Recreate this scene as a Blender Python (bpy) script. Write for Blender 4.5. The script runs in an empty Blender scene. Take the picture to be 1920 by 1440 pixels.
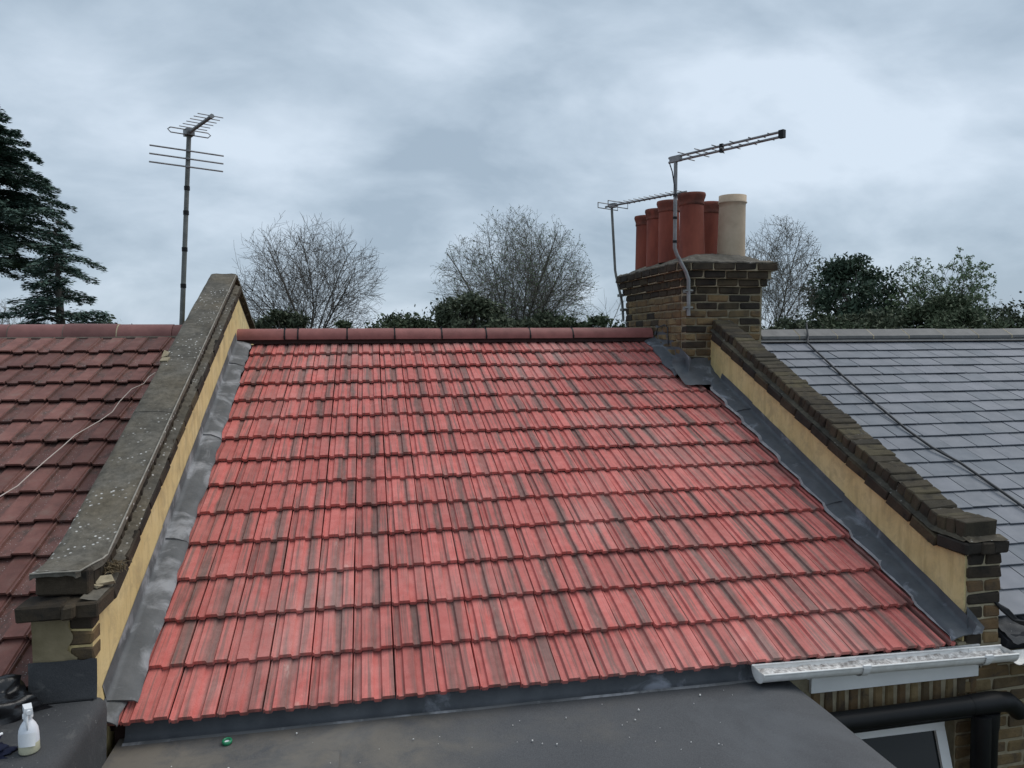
import bpy, math, random
from math import sin, cos, pi, radians, sqrt, atan2
from mathutils import Matrix, Vector, noise

scene = bpy.context.scene
COL = scene.collection
A = radians(22.0)                       # pitch of the roofs
CA, SA = cos(A), sin(A)

# ------------------------------------------------------------------ camera
cam_d = bpy.data.cameras.new('camera')
cam = bpy.data.objects.new('camera', cam_d)
COL.objects.link(cam)
cam_d.sensor_width = 36.0
cam_d.lens = 1381.34 / 1920 * 36.0
cam_d.clip_start = 0.05
cam_d.clip_end = 3000
RIGHT = Vector((0.98183, -0.18966, -0.00575))
DOWN = Vector((-0.01772, -0.06142, -0.99796))
FWD = Vector((0.18891, 0.97994, -0.06367))
FWD.normalize(); RIGHT = (RIGHT - FWD * RIGHT.dot(FWD)).normalized(); UPV = RIGHT.cross(FWD).normalized()
m = Matrix.Identity(4)
for i in range(3):
    m[i][0], m[i][1], m[i][2] = RIGHT[i], UPV[i], -FWD[i]
m.translation = (0.108, -7.517, 0.013)
cam.matrix_world = m
scene.camera = cam

# ------------------------------------------------------------------ world, sun, exposure
SUN_EL, SUN_ROT = radians(56), radians(78)
world = bpy.data.worlds.new('World'); scene.world = world
world.use_nodes = True
wn, wl = world.node_tree.nodes, world.node_tree.links
wn.clear()
out = wn.new('ShaderNodeOutputWorld'); bg = wn.new('ShaderNodeBackground')
bg.inputs['Strength'].default_value = 0.1
sky = wn.new('ShaderNodeTexSky'); sky.sky_type = 'NISHITA'; sky.sun_disc = False
sky.sun_elevation = SUN_EL; sky.sun_rotation = SUN_ROT
tc = wn.new('ShaderNodeTexCoord')
sep = wn.new('ShaderNodeSeparateXYZ'); wl.new(tc.outputs['Generated'], sep.inputs[0])
zz = wn.new('ShaderNodeMath'); zz.operation = 'MAXIMUM'; wl.new(sep.outputs['Z'], zz.inputs[0]); zz.inputs[1].default_value = 0.0
za = wn.new('ShaderNodeMath'); za.operation = 'ADD'; wl.new(zz.outputs[0], za.inputs[0]); za.inputs[1].default_value = 0.60
dv = wn.new('ShaderNodeVectorMath'); dv.operation = 'DIVIDE'
cb = wn.new('ShaderNodeCombineXYZ')
for k in ('X', 'Y'):
    wl.new(za.outputs[0], cb.inputs[k])
cb.inputs['Z'].default_value = 1.0
wl.new(tc.outputs['Generated'], dv.inputs[0]); wl.new(cb.outputs[0], dv.inputs[1])
def wnoise(scale, detail, rough, loc, dist=0.0):
    mp = wn.new('ShaderNodeMapping'); mp.inputs['Location'].default_value = loc
    mp.inputs['Rotation'].default_value = (0, 0, radians(-35)); mp.inputs['Scale'].default_value = (0.75, 1.0, 1.2)
    wl.new(dv.outputs[0], mp.inputs['Vector'])
    nz = wn.new('ShaderNodeTexNoise'); nz.inputs['Scale'].default_value = scale
    nz.inputs['Detail'].default_value = detail; nz.inputs['Roughness'].default_value = rough
    nz.inputs['Distortion'].default_value = dist
    wl.new(mp.outputs[0], nz.inputs['Vector'])
    return nz
n1 = wnoise(2.1, 5, 0.5, (0.7, 8.1, 2.0), 0.2)
n2 = wnoise(5.2, 7, 0.55, (3.3, 2.9, 1.0), 0.25)
mxn = wn.new('ShaderNodeMath'); mxn.operation = 'MULTIPLY_ADD'; mxn.inputs[1].default_value = 0.38
wl.new(n2.outputs['Fac'], mxn.inputs[0])
sc1 = wn.new('ShaderNodeMath'); sc1.operation = 'MULTIPLY'; sc1.inputs[1].default_value = 0.62
wl.new(n1.outputs['Fac'], sc1.inputs[0]); wl.new(sc1.outputs[0], mxn.inputs[2])
rp = wn.new('ShaderNodeValToRGB'); wl.new(mxn.outputs[0], rp.inputs[0])
e = rp.color_ramp.elements
e[0].position = 0.40; e[0].color = (2.95, 3.7, 4.5, 1)
e[1].position = 0.60; e[1].color = (5.4, 6.2, 7.1, 1)
x = e.new(0.49); x.color = (3.95, 4.75, 5.6, 1)
mixw = wn.new('ShaderNodeMix'); mixw.data_type = 'RGBA'; mixw.inputs['Factor'].default_value = 0.94
wl.new(sky.outputs[0], mixw.inputs['A']); wl.new(rp.outputs[0], mixw.inputs['B'])
wl.new(mixw.outputs['Result'], bg.inputs['Color']); wl.new(bg.outputs[0], out.inputs[0])

sun_d = bpy.data.lights.new('sun', 'SUN'); sun = bpy.data.objects.new('sun', sun_d); COL.objects.link(sun)
sun_d.energy = 1.5; sun_d.angle = radians(48); sun_d.color = (1.0, 0.95, 0.88)
sd = Vector((sin(SUN_ROT) * cos(SUN_EL), cos(SUN_ROT) * cos(SUN_EL), sin(SUN_EL)))
sun.rotation_euler = sd.to_track_quat('Z', 'Y').to_euler()
vs = scene.view_settings
vs.view_transform = 'Standard'; vs.look = 'None'; vs.exposure = 0.38; vs.gamma = 1.0
vs.use_curve_mapping = False

# ------------------------------------------------------------------ helpers: objects
WM = {}
def link(name, data, parent=None, mw=None):
    o = bpy.data.objects.new(name, data); COL.objects.link(o)
    mw = mw or Matrix.Identity(4)
    if parent is not None:
        o.parent = parent
        o.matrix_basis = WM[parent].inverted() @ mw
    else:
        o.matrix_basis = mw
    WM[o] = mw.copy()
    return o
def tag(o, label=None, cat=None, group=None, kind=None):
    if label: o['label'] = label
    if cat: o['category'] = cat
    if group: o['group'] = group
    if kind: o['kind'] = kind
    return o
def thing(name, loc, label, cat, group=None):
    return tag(link(name, None, None, Matrix.Translation(loc)), label, cat, group)
def T(*v): return Matrix.Translation(v)
def RX(a): return Matrix.Rotation(a, 4, 'X')
def RY(a): return Matrix.Rotation(a, 4, 'Y')
def RZ(a): return Matrix.Rotation(a, 4, 'Z')
def rp_(x, s, h):                       # a point on the roof slope: x, metres down the slope, height off it
    return Vector((x, -s * CA - h * SA, -s * SA + h * CA))
def frame(o, d, up=Vector((0, 0, 1))):  # local z along d
    d = d.normalized(); xx = up.cross(d)
    if xx.length < 1e-4: xx = Vector((1, 0, 0))
    xx.normalize(); yy = d.cross(xx)
    mm = Matrix.Identity(4)
    for i in range(3): mm[i][0], mm[i][1], mm[i][2], mm[i][3] = xx[i], yy[i], d[i], o[i]
    return mm

class MB:
    def __init__(s): s.v = []; s.f = []; s.sm = []
    def add(s, vs, fs, smooth=False):
        b = len(s.v); s.v += [tuple(p) for p in vs]; s.f += [tuple(b + i for i in q) for q in fs]; s.sm += [smooth] * len(fs)
    def box(s, c, d, rot=None, jit=0.0, rnd=random):
        hx, hy, hz = d[0] / 2, d[1] / 2, d[2] / 2
        vs = [Vector((a * hx, b * hy, g * hz)) for a in (-1, 1) for b in (-1, 1) for g in (-1, 1)]
        if jit: vs = [v + Vector((rnd.uniform(-jit, jit) for _ in range(3))) for v in vs]
        if rot is not None: vs = [rot @ v for v in vs]
        c = Vector(c)
        s.add([v + c for v in vs], [(0, 1, 3, 2), (4, 6, 7, 5), (0, 4, 5, 1), (2, 3, 7, 6), (0, 2, 6, 4), (1, 5, 7, 3)])
    def tube(s, pts, rad, n=6, cap=True, smooth=True):
        pts = [Vector(p) for p in pts]
        if not isinstance(rad, (list, tuple)): rad = [rad] * len(pts)
        b = len(s.v); rings = []
        prev = None
        for i, p in enumerate(pts):
            d = (pts[min(i + 1, len(pts) - 1)] - pts[max(i - 1, 0)])
            d = d.normalized() if d.length > 1e-9 else Vector((0, 0, 1))
            if prev is None:
                u = d.orthogonal().normalized()
            else:
                u = (prev - d * prev.dot(d)); u = u.normalized() if u.length > 1e-6 else d.orthogonal().normalized()
            prev = u; w = d.cross(u)
            rings.append([p + (u * cos(2 * pi * k / n) + w * sin(2 * pi * k / n)) * rad[i] for k in range(n)])
        vs = [q for r in rings for q in r]; fs = []
        for i in range(len(pts) - 1):
            for k in range(n):
                fs.append((i * n + k, i * n + (k + 1) % n, (i + 1) * n + (k + 1) % n, (i + 1) * n + k))
        s.add(vs, fs, smooth)
        if cap: s.add(rings[0], [tuple(range(n))[::-1]]); s.add(rings[-1], [tuple(range(n))])
    def lathe(s, prof, n=24, c=(0, 0, 0), smooth=True):
        c = Vector(c); vs = []; fs = []
        for r, z in prof:
            vs += [c + Vector((r * cos(2 * pi * k / n), r * sin(2 * pi * k / n), z)) for k in range(n)]
        for i in range(len(prof) - 1):
            for k in range(n):
                fs.append((i * n + k, i * n + (k + 1) % n, (i + 1) * n + (k + 1) % n, (i + 1) * n + k))
        s.add(vs, fs, smooth)
    def prism(s, poly, f0, f1):           # polygon extruded between two point functions
        n = len(poly); a = [f0(*p) for p in poly]; b = [f1(*p) for p in poly]
        s.add(a + b, [tuple(range(n))[::-1], tuple(range(n, 2 * n))] + [(i, (i + 1) % n, n + (i + 1) % n, n + i) for i in range(n)])
    def grid(s, nx, ny, fn, smooth=True):
        vs = [fn(i / nx, j / ny) for j in range(ny + 1) for i in range(nx + 1)]
        fs = [(j * (nx + 1) + i, j * (nx + 1) + i + 1, (j + 1) * (nx + 1) + i + 1, (j + 1) * (nx + 1) + i) for j in range(ny) for i in range(nx)]
        s.add(vs, fs, smooth)
    def mesh(s, name, mats):
        me = bpy.data.meshes.new(name); me.from_pydata(s.v, [], s.f)
        if not isinstance(mats, (list, tuple)): mats = [mats]
        for q in mats: me.materials.append(q)
        me.polygons.foreach_set('use_smooth', s.sm); me.update()
        return me
    def build(s, name, mat, parent=None, mw=None):
        # vertices are written in world space unless mw is given
        if mw is None:
            if parent is not None: o = link(name, s.mesh(name, mat), parent, WM[parent]); inv = WM[parent].inverted(); o.data.transform(inv)
            else: o = link(name, s.mesh(name, mat))
            return o
        return link(name, s.mesh(name, mat), parent, mw)
def recalc(o):
    import bmesh
    b = bmesh.new(); b.from_mesh(o.data); bmesh.ops.recalc_face_normals(b, faces=b.faces); b.to_mesh(o.data); b.free()
    return o

# ------------------------------------------------------------------ helpers: materials
class N:
    def __init__(s, name):
        s.m = bpy.data.materials.new(name); s.m.use_nodes = True
        s.t = s.m.node_tree; s.n = s.t.nodes; s.l = s.t.links
        s.b = s.n['Principled BSDF']
        s.tc = s.n.new('ShaderNodeTexCoord')
        s.oi = s.n.new('ShaderNodeObjectInfo')
        s.per = None
    def coord(s, scale=(1, 1, 1), kind='Object', shift=True):
        mp = s.n.new('ShaderNodeMapping'); mp.inputs['Scale'].default_value = scale
        s.l.new(s.tc.outputs[kind], mp.inputs['Vector'])
        if shift:
            cb = s.n.new('ShaderNodeVectorMath'); cb.operation = 'SCALE'
            cb.inputs[0].default_value = (37.1, 53.7, 19.3)
            s.l.new(s.oi.outputs['Random'], cb.inputs['Scale']); s.l.new(cb.outputs[0], mp.inputs['Location'])
        return mp.outputs[0]
    def noise(s, vec, scale, detail=4, rough=0.55, dist=0.0):
        q = s.n.new('ShaderNodeTexNoise'); q.inputs['Scale'].default_value = scale; q.inputs['Detail'].default_value = detail
        q.inputs['Roughness'].default_value = rough; q.inputs['Distortion'].default_value = dist
        s.l.new(vec, q.inputs['Vector']); return q.outputs['Fac']
    def voro(s, vec, scale, feature='F1'):
        q = s.n.new('ShaderNodeTexVoronoi'); q.inputs['Scale'].default_value = scale; q.feature = feature
        s.l.new(vec, q.inputs['Vector']); return q.outputs['Distance']
    def ramp(s, fac, stops):
        q = s.n.new('ShaderNodeValToRGB'); e = q.color_ramp.elements
        while len(e) > 1: e.remove(e[-1])
        for i, (p, c) in enumerate(stops):
            if not isinstance(c, (tuple, list)): c = (c, c, c)
            k = e[0] if i == 0 else e.new(p)
            k.position = p; k.color = (*c, 1)
        s.l.new(fac, q.inputs[0]); return q.outputs[0]
    def mix(s, fac, a, b, mode='MIX'):
        q = s.n.new('ShaderNodeMix'); q.data_type = 'RGBA'; q.blend_type = mode
        for k, v in (('Factor', fac), ('A', a), ('B', b)):
            if isinstance(v, (int, float)): q.inputs[k].default_value = v
            elif isinstance(v, tuple): q.inputs[k].default_value = (*v, 1)
            else: s.l.new(v, q.inputs[k])
        return q.outputs['Result']
    def math(s, op, a, b=0.0):
        q = s.n.new('ShaderNodeMath'); q.operation = op
        for k, v in ((0, a), (1, b)):
            if isinstance(v, (int, float)): q.inputs[k].default_value = v
            else: s.l.new(v, q.inputs[k])
        return q.outputs[0]
    def rand(s): return s.oi.outputs['Random']
    def bump(s, fac, strength, dist=0.01):
        q = s.n.new('ShaderNodeBump'); q.inputs['Strength'].default_value = strength; q.inputs['Distance'].default_value = dist
        s.l.new(fac, q.inputs['Height']); s.l.new(q.outputs[0], s.b.inputs['Normal'])
    def done(s, color, rough=0.8, spec=0.4, metal=0.0):
        if isinstance(color, tuple): s.b.inputs['Base Color'].default_value = (*color, 1)
        else: s.l.new(color, s.b.inputs['Base Color'])
        if isinstance(rough, (int, float)): s.b.inputs['Roughness'].default_value = rough
        else: s.l.new(rough, s.b.inputs['Roughness'])
        s.b.inputs['Specular IOR Level'].default_value = spec; s.b.inputs['Metallic'].default_value = metal
        return s.m

def simple(name, lo, hi, scale=12, rough=0.8, spec=0.3, bump=0.25, bscale=None, rnd=0.25, metal=0.0, kind='Object', stretch=(1, 1, 1), bdist=0.006):
    s = N(name); v = s.coord(stretch, kind)
    f = s.noise(v, scale, 6, 0.6)
    c = s.ramp(f, [(0.3, lo), (0.7, hi)])
    if rnd:
        k = s.ramp(s.rand(), [(0, 1 - rnd), (1, 1 + rnd)])
        c = s.mix(1.0, c, k, 'MULTIPLY')
    if bump: s.bump(s.noise(v, bscale or scale * 4, 5, 0.65), bump, bdist)
    return s.done(c, rough, spec, metal)

def mat_new_tile():
    s = N('red_tile'); v = s.coord((1, 1, 1))
    # dark slurry bands that run along the tile: one broad band toward its right side, a different one on each, and thin stray streaks
    sx = s.n.new('ShaderNodeSeparateXYZ'); s.l.new(s.tc.outputs['Object'], sx.inputs[0])
    def rnd2(k):
        return s.math('FRACT', s.math('MULTIPLY', s.rand(), k))
    wob = s.math('MULTIPLY', s.math('SUBTRACT', s.noise(s.coord((6, 5, 1)), 1.0, 3, 0.6), 0.5), 0.050)
    cx = s.math('ADD', s.math('MULTIPLY', rnd2(7.13), 0.085), 0.085)
    dx = s.math('ABSOLUTE', s.math('SUBTRACT', s.math('ADD', sx.outputs['X'], wob), cx))
    hw = s.math('ADD', s.math('MULTIPLY', rnd2(23.7), 0.026), 0.002)
    band = s.ramp(s.math('SUBTRACT', dx, hw), [(0.0, 1.0), (0.020, 0.0)])
    on = s.ramp(rnd2(61.9), [(0.12, 0.15), (0.5, 1.0)])
    st = s.noise(s.coord((38, 1.2, 1)), 1.0, 3, 0.6, 0.0)
    fine = s.noise(s.coord((90, 2.5, 1)), 1.0, 3, 0.6)
    stray = s.math('MULTIPLY', s.ramp(s.math('ADD', s.math('MULTIPLY', st, 0.7), s.math('MULTIPLY', fine, 0.3)), [(0.49, 0.0), (0.59, 0.78)]), 1.0)
    grain = s.ramp(fine, [(0.25, 0.55), (0.6, 1.0)])
    streak = s.math('MULTIPLY', s.math('MAXIMUM', s.math('MULTIPLY', band, on), stray), s.math('MULTIPLY', grain, 0.95))
    base = s.ramp(s.noise(v, 14, 5, 0.6), [(0.3, (0.490, 0.120, 0.103)), (0.7, (0.595, 0.188, 0.166))])
    dark = s.ramp(s.noise(v, 22, 5, 0.6), [(0.3, (0.120, 0.080, 0.070)), (0.7, (0.200, 0.138, 0.122))])
    c = s.mix(streak, base, dark)
    # pale lime scuffs
    sc = s.ramp(s.noise(s.coord((9, 3.2, 1)), 1.6, 4, 0.65), [(0.66, 0.0), (0.78, 0.6)])
    gp_ = s.n.new('ShaderNodeNewGeometry')
    wp = gp_.outputs['Position']
    patch = s.ramp(s.noise(wp, 0.75, 4, 0.6), [(0.42, 0.0), (0.62, 1.0)])
    c = s.mix(s.math('MULTIPLY', sc, s.math('ADD', s.math('MULTIPLY', patch, 0.9), 0.25)), c, (0.70, 0.50, 0.43))
    veil = s.ramp(s.noise(wp, 1.6, 6, 0.7, 0.5), [(0.42, 0.0), (0.72, 0.50)])
    c = s.mix(s.math('MULTIPLY', veil, patch), c, (0.50, 0.35, 0.315))
    grime = s.ramp(s.noise(wp, 1.1, 5, 0.65), [(0.30, 0.14), (0.50, 0.0)])
    c = s.mix(grime, c, (0.20, 0.085, 0.075))
    k = s.ramp(s.rand(), [(0, 0.86), (1, 1.1)])
    c = s.mix(1.0, c, k, 'MULTIPLY')
    c = s.mix(1.0, c, s.ramp(s.noise(v, 230, 3, 0.8), [(0.3, 0.84), (0.7, 1.14)]), 'MULTIPLY')
    s.bump(s.noise(v, 160, 4, 0.7), 0.4, 0.004)
    return s.done(c, 0.74, 0.28)
def mat_old_tile():
    s = N('maroon_tile'); v = s.coord()
    c = s.ramp(s.noise(v, 9, 5, 0.6), [(0.25, (0.122, 0.052, 0.044)), (0.55, (0.192, 0.084, 0.070)), (0.8, (0.205, 0.124, 0.102))])
    moss = s.ramp(s.noise(s.coord((10, 5, 1)), 1.5, 5, 0.65), [(0.50, 0.0), (0.66, 0.85)])
    sx = s.n.new('ShaderNodeSeparateXYZ'); s.l.new(s.tc.outputs['Object'], sx.inputs[0])
    mz = s.ramp(sx.outputs['X'], [(0.0, 0.9), (0.085, 1.0), (0.108, 0.22)])
    c = s.mix(s.math('MULTIPLY', moss, mz), c, (0.060, 0.046, 0.039))
    c = s.mix(s.math('MULTIPLY', mz, 0.35), c, (0.075, 0.050, 0.045))
    zone = s.ramp(sx.outputs['X'], [(0.0, 0.2), (0.02, 1.0), (0.09, 1.0), (0.115, 0.12)])
    lich = s.ramp(s.voro(v, 85), [(0.10, 1.0), (0.20, 0.0)])
    sel = s.ramp(s.noise(v, 26, 3, 0.6), [(0.46, 0.0), (0.54, 1.0)])
    w = s.math('MULTIPLY', s.math('MULTIPLY', lich, sel), zone)
    c = s.mix(w, c, (0.56, 0.52, 0.50))
    k = s.ramp(s.rand(), [(0, 0.72), (1, 1.28)])
    c = s.mix(1.0, c, k, 'MULTIPLY')
    s.bump(s.noise(v, 120, 5, 0.7), 0.4, 0.004)
    return s.done(c, 0.78, 0.3)
def mat_slate():
    s = N('grey_slate'); v = s.coord()
    c = s.ramp(s.noise(v, 5, 5, 0.6), [(0.3, (0.128, 0.141, 0.163)), (0.7, (0.176, 0.188, 0.212))])
    tint = s.ramp(s.rand(), [(0, (0.84, 0.88, 0.91)), (0.5, (1.0, 1.0, 1.0)), (1, (1.14, 1.12, 1.14))])
    c = s.mix(1.0, c, tint, 'MULTIPLY')
    s.bump(s.noise(s.coord((1, 2.5, 1)), 45, 5, 0.65), 0.25, 0.003)
    return s.done(c, s.ramp(s.noise(v, 8, 3), [(0.3, 0.58), (0.7, 0.70)]), 0.3)
def mat_lead(name='lead', pale=0.5, lo=(0.062, 0.068, 0.078), hi=(0.105, 0.112, 0.122), pc=(0.30, 0.315, 0.355)):
    s = N(name); v = s.coord((1, 1, 1), 'Object', True)
    c = s.ramp(s.noise(v, 7, 5, 0.6), [(0.3, lo), (0.7, hi)])
    p = s.ramp(s.noise(v, 4.2, 6, 0.62, 0.6), [(0.62 - 0.25 * pale, 0.0), (0.74 - 0.22 * pale, 0.9)])
    c = s.mix(p, c, pc)
    s.bump(s.noise(v, 18, 4, 0.55), 0.35, 0.012)
    return s.done(c, 0.68, 0.3, 0.0)
def mat_render():
    s = N('yellow_render'); v = s.coord((1, 1, 1), 'Object', False)
    c = s.ramp(s.noise(v, 3.2, 6, 0.6), [(0.3, (0.60, 0.46, 0.215)), (0.55, (0.68, 0.545, 0.275)), (0.75, (0.72, 0.595, 0.33))])
    st = s.ramp(s.noise(s.coord((1, 9, 1.2), 'Object', False), 2.0, 6, 0.65), [(0.50, 0.0), (0.72, 0.55)])
    c = s.mix(st, c, (0.36, 0.265, 0.125))
    pt = s.ramp(s.noise(s.coord((1, 1, 1), 'Object', False), 7.0, 6, 0.7, 0.5), [(0.48, 0.0), (0.64, 0.62)])
    c = s.mix(pt, c, (0.42, 0.335, 0.185))
    s.bump(s.noise(v, 90, 5, 0.7), 0.4, 0.004)
    return s.done(c, 0.85, 0.2)
def mat_coping(name='weathered_mortar', lo=(0.072, 0.067, 0.057), hi=(0.190, 0.174, 0.147), lichen=1.0):
    s = N(name); v = s.coord((1, 1, 1), 'Object', False)
    c = s.ramp(s.noise(v, 6, 7, 0.65, 0.4), [(0.3, lo), (0.72, hi)])
    warm = s.ramp(s.noise(v, 2.3, 4, 0.6), [(0.45, 0.0), (0.7, 0.55)])
    c = s.mix(warm, c, (0.165, 0.135, 0.092))
    spots = s.ramp(s.voro(v, 34), [(0.12, 1.0), (0.26, 0.0)])
    sel = s.ramp(s.noise(v, 5, 3, 0.6), [(0.44, 0.0), (0.54, 1.0)])
    big = s.ramp(s.noise(v, 2.0, 2, 0.5), [(0.42, 0.0), (0.55, 1.0)])
    w = s.math('MULTIPLY', s.math('MULTIPLY', spots, sel), s.math('MULTIPLY', big, 0.95 * lichen))
    c = s.mix(w, c, (0.72, 0.71, 0.68))
    c = s.mix(1.0, c, s.ramp(s.noise(v, 28, 6, 0.7), [(0.3, 0.62), (0.7, 1.22)]), 'MULTIPLY')
    s.bump(s.noise(v, 40, 8, 0.72), 0.6, 0.012)
    return s.done(c, 0.92, 0.15)
def mat_brick(name, cols, soot, sootcol, spec=0.15, sc=9):
    s = N(name); v = s.coord()
    c = s.ramp(s.rand(), [(i / (len(cols) - 1), q) for i, q in enumerate(cols)])
    c = s.mix(1.0, c, s.ramp(s.noise(v, sc * 2, 6, 0.65), [(0.25, 0.62), (0.75, 1.25)]), 'MULTIPLY')
    d = s.ramp(s.noise(v, sc, 6, 0.65), [(0.62 - soot * 0.4, 0.0), (0.80 - soot * 0.4, 0.92)])
    c = s.mix(d, c, sootcol)
    s.bump(s.noise(v, 70, 7, 0.72), 0.7, 0.008)
    return s.done(c, 0.92, spec)
def mat_felt():
    s = N('roofing_felt'); v = s.coord((1, 1, 1), 'Object', False)
    c = s.ramp(s.noise(v, 2.0, 5, 0.6), [(0.3, (0.058, 0.060, 0.065)), (0.7, (0.088, 0.090, 0.095))])
    c = s.mix(0.5, c, s.ramp(s.noise(v, 220, 2, 0.8), [(0.3, (0.04, 0.042, 0.047)), (0.7, (0.13, 0.132, 0.138))]))
    sx = s.n.new('ShaderNodeSeparateXYZ'); s.l.new(s.tc.outputs['Object'], sx.inputs[0])
    # a drift of dried mud trodden about the foot of the roof
    zone = s.ramp(s.math('ADD', s.math('MULTIPLY', sx.outputs['X'], 0.28), s.noise(v, 1.8, 4, 0.6)), [(0.20, 0.95), (0.66, 0.0)])
    dust = s.ramp(s.noise(v, 5.0, 7, 0.68, 0.4), [(0.32, 0.0), (0.58, 0.85)])
    c = s.mix(s.math('MULTIPLY', zone, dust), c, (0.175, 0.155, 0.128))
    pale = s.ramp(s.noise(v, 1.3, 5, 0.6, 0.5), [(0.55, 0.0), (0.75, 0.45)])
    c = s.mix(pale, c, (0.135, 0.142, 0.152))
    s.bump(s.noise(v, 260, 3, 0.7), 0.5, 0.003)
    return s.done(c, 0.82, 0.3)
def mat_leaf(name, lo, hi, scale=0.9):
    s = N(name); v = s.coord((1, 1, 1), 'Object', False)
    c = s.ramp(s.noise(v, scale, 5, 0.7), [(0.3, lo), (0.7, hi)])
    return s.done(c, 0.75, 0.2)

TILE = mat_new_tile(); OLDTILE = mat_old_tile(); SLATE = mat_slate()
LEAD = mat_lead('lead', 0.50, (0.085, 0.089, 0.093), (0.138, 0.141, 0.145), (0.30, 0.305, 0.32)); LEAD_DARK = mat_lead('dark_lead', 0.22, (0.072, 0.078, 0.088), (0.115, 0.122, 0.132))
LEAD_PALE = simple('pale_lead_edge', (0.15, 0.145, 0.15), (0.30, 0.285, 0.29), 14, 0.7, 0.3, 0.4)
RENDER = mat_render(); COPING = mat_coping()
COPING_DARK = mat_coping('sooty_mortar', (0.040, 0.037, 0.031), (0.098, 0.088, 0.070), 0.4)
SOOTBRICK = mat_brick('sooty_brick', [(0.050, 0.039, 0.030), (0.072, 0.056, 0.039), (0.042, 0.036, 0.031), (0.088, 0.069, 0.043)], 0.35, (0.022, 0.020, 0.018))
MOSSBRICK = mat_brick('mossy_brick', [(0.062, 0.052, 0.038), (0.085, 0.070, 0.048), (0.052, 0.046, 0.036), (0.100, 0.084, 0.052)], 0.35, (0.026, 0.023, 0.020))
STOCK = mat_brick('stock_brick', [(0.215, 0.155, 0.080), (0.165, 0.103, 0.055), (0.26, 0.190, 0.098), (0.120, 0.086, 0.050), (0.225, 0.148, 0.076)], 0.40, (0.075, 0.058, 0.042))
MORTAR = simple('pale_mortar', (0.27, 0.23, 0.155), (0.43, 0.37, 0.26), 22, 0.92, 0.1, 0.5)
SOOTMORTAR = simple('grey_mortar', (0.10, 0.088, 0.072), (0.18, 0.158, 0.13), 22, 0.92, 0.1, 0.6)
RIDGE = simple('ridge_tile_red', (0.20, 0.072, 0.064), (0.29, 0.108, 0.096), 9, 0.6, 0.35, 0.2, 60, 0.14)
OLDRIDGE = simple('ridge_tile_maroon', (0.165, 0.068, 0.062), (0.245, 0.108, 0.095), 6, 0.62, 0.35, 0.3, 60, 0.18)
GREYRIDGE = simple('ridge_tile_grey', (0.125, 0.125, 0.125), (0.185, 0.182, 0.178), 9, 0.7, 0.3, 0.2, 60, 0.12)
FELT = mat_felt()
def mat_black_felt():
    s = N('black_felt'); v = s.coord((1, 1, 1), 'Object', False)
    c = s.ramp(s.noise(v, 4, 6, 0.65), [(0.3, (0.036, 0.038, 0.042)), (0.7, (0.066, 0.068, 0.072))])
    c = s.mix(0.5, c, s.ramp(s.noise(v, 260, 2, 0.8), [(0.3, (0.024, 0.025, 0.027)), (0.7, (0.090, 0.091, 0.094))]))
    sc = s.ramp(s.noise(v, 11, 7, 0.72, 0.6), [(0.56, 0.0), (0.72, 0.55)]); c = s.mix(sc, c, (0.14, 0.138, 0.132))
    fl = s.math('MULTIPLY', s.ramp(s.voro(v, 60), [(0.06, 1.0), (0.14, 0.0)]), s.ramp(s.noise(v, 7, 3), [(0.56, 0.0), (0.64, 0.9)])); c = s.mix(fl, c, (0.5, 0.5, 0.48))
    s.bump(s.noise(v, 30, 6, 0.6), 0.35, 0.008)
    return s.done(c, 0.8, 0.3)
FELT_BLACK = mat_black_felt()
DECK = simple('roof_underlay', (0.030, 0.018, 0.017), (0.045, 0.028, 0.026), 8, 0.9, 0.1, 0)
DECKGREY = simple('slate_underlay', (0.020, 0.022, 0.026), (0.032, 0.034, 0.038), 8, 0.9, 0.1, 0)
WHITEPL = simple('white_plastic', (0.76, 0.76, 0.755), (0.84, 0.84, 0.835), 5, 0.45, 0.45, 0.05, 60, 0.03)
GUTTERWHITE = simple('dirty_white_gutter', (0.66, 0.65, 0.625), (0.84, 0.83, 0.81), 16, 0.5, 0.4, 0.2, 60, 0.0)
BLACKPL = simple('black_plastic', (0.006, 0.0065, 0.0075), (0.012, 0.0125, 0.014), 4, 0.5, 0.25, 0.06, 30, 0.0)
STEEL = simple('galvanised_steel', (0.16, 0.165, 0.17), (0.30, 0.305, 0.31), 9, 0.5, 0.5, 0.2, 60, 0.1, 0.4)
RUSTSTEEL = simple('weathered_pole', (0.11, 0.12, 0.115), (0.22, 0.23, 0.22), 7, 0.6, 0.4, 0.2, 60, 0.05, 0.25)
TERRA = simple('terracotta', (0.140, 0.036, 0.026), (0.29, 0.080, 0.050), 5, 0.72, 0.3, 0.3, 70, 0.16, 0.0, 'Object', (1, 1, 0.35))
TERRASOOT = simple('sooty_terracotta', (0.085, 0.040, 0.031), (0.22, 0.070, 0.050), 9, 0.85, 0.2, 0.5, 70, 0.16)
BUFF = simple('buff_clay', (0.42, 0.325, 0.235), (0.54, 0.435, 0.325), 6, 0.8, 0.2, 0.3, 70, 0.03)
SOOT = simple('soot', (0.012, 0.011, 0.010), (0.025, 0.022, 0.02), 5, 0.95, 0.05, 0)
BARK = simple('bark', (0.075, 0.069, 0.062), (0.145, 0.134, 0.120), 3, 0.9, 0.1, 0, None, 0.08)
BARKPALE = simple('pale_bark', (0.100, 0.094, 0.080), (0.180, 0.168, 0.142), 3, 0.9, 0.1, 0, None, 0.08)
CEDAR = mat_leaf('cedar_needles', (0.046, 0.082, 0.070), (0.125, 0.185, 0.150))
PINE = mat_leaf('pine_needles', (0.030, 0.052, 0.038), (0.085, 0.120, 0.078))
IVY = mat_leaf('dark_evergreen', (0.045, 0.056, 0.036), (0.100, 0.118, 0.074))
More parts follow.
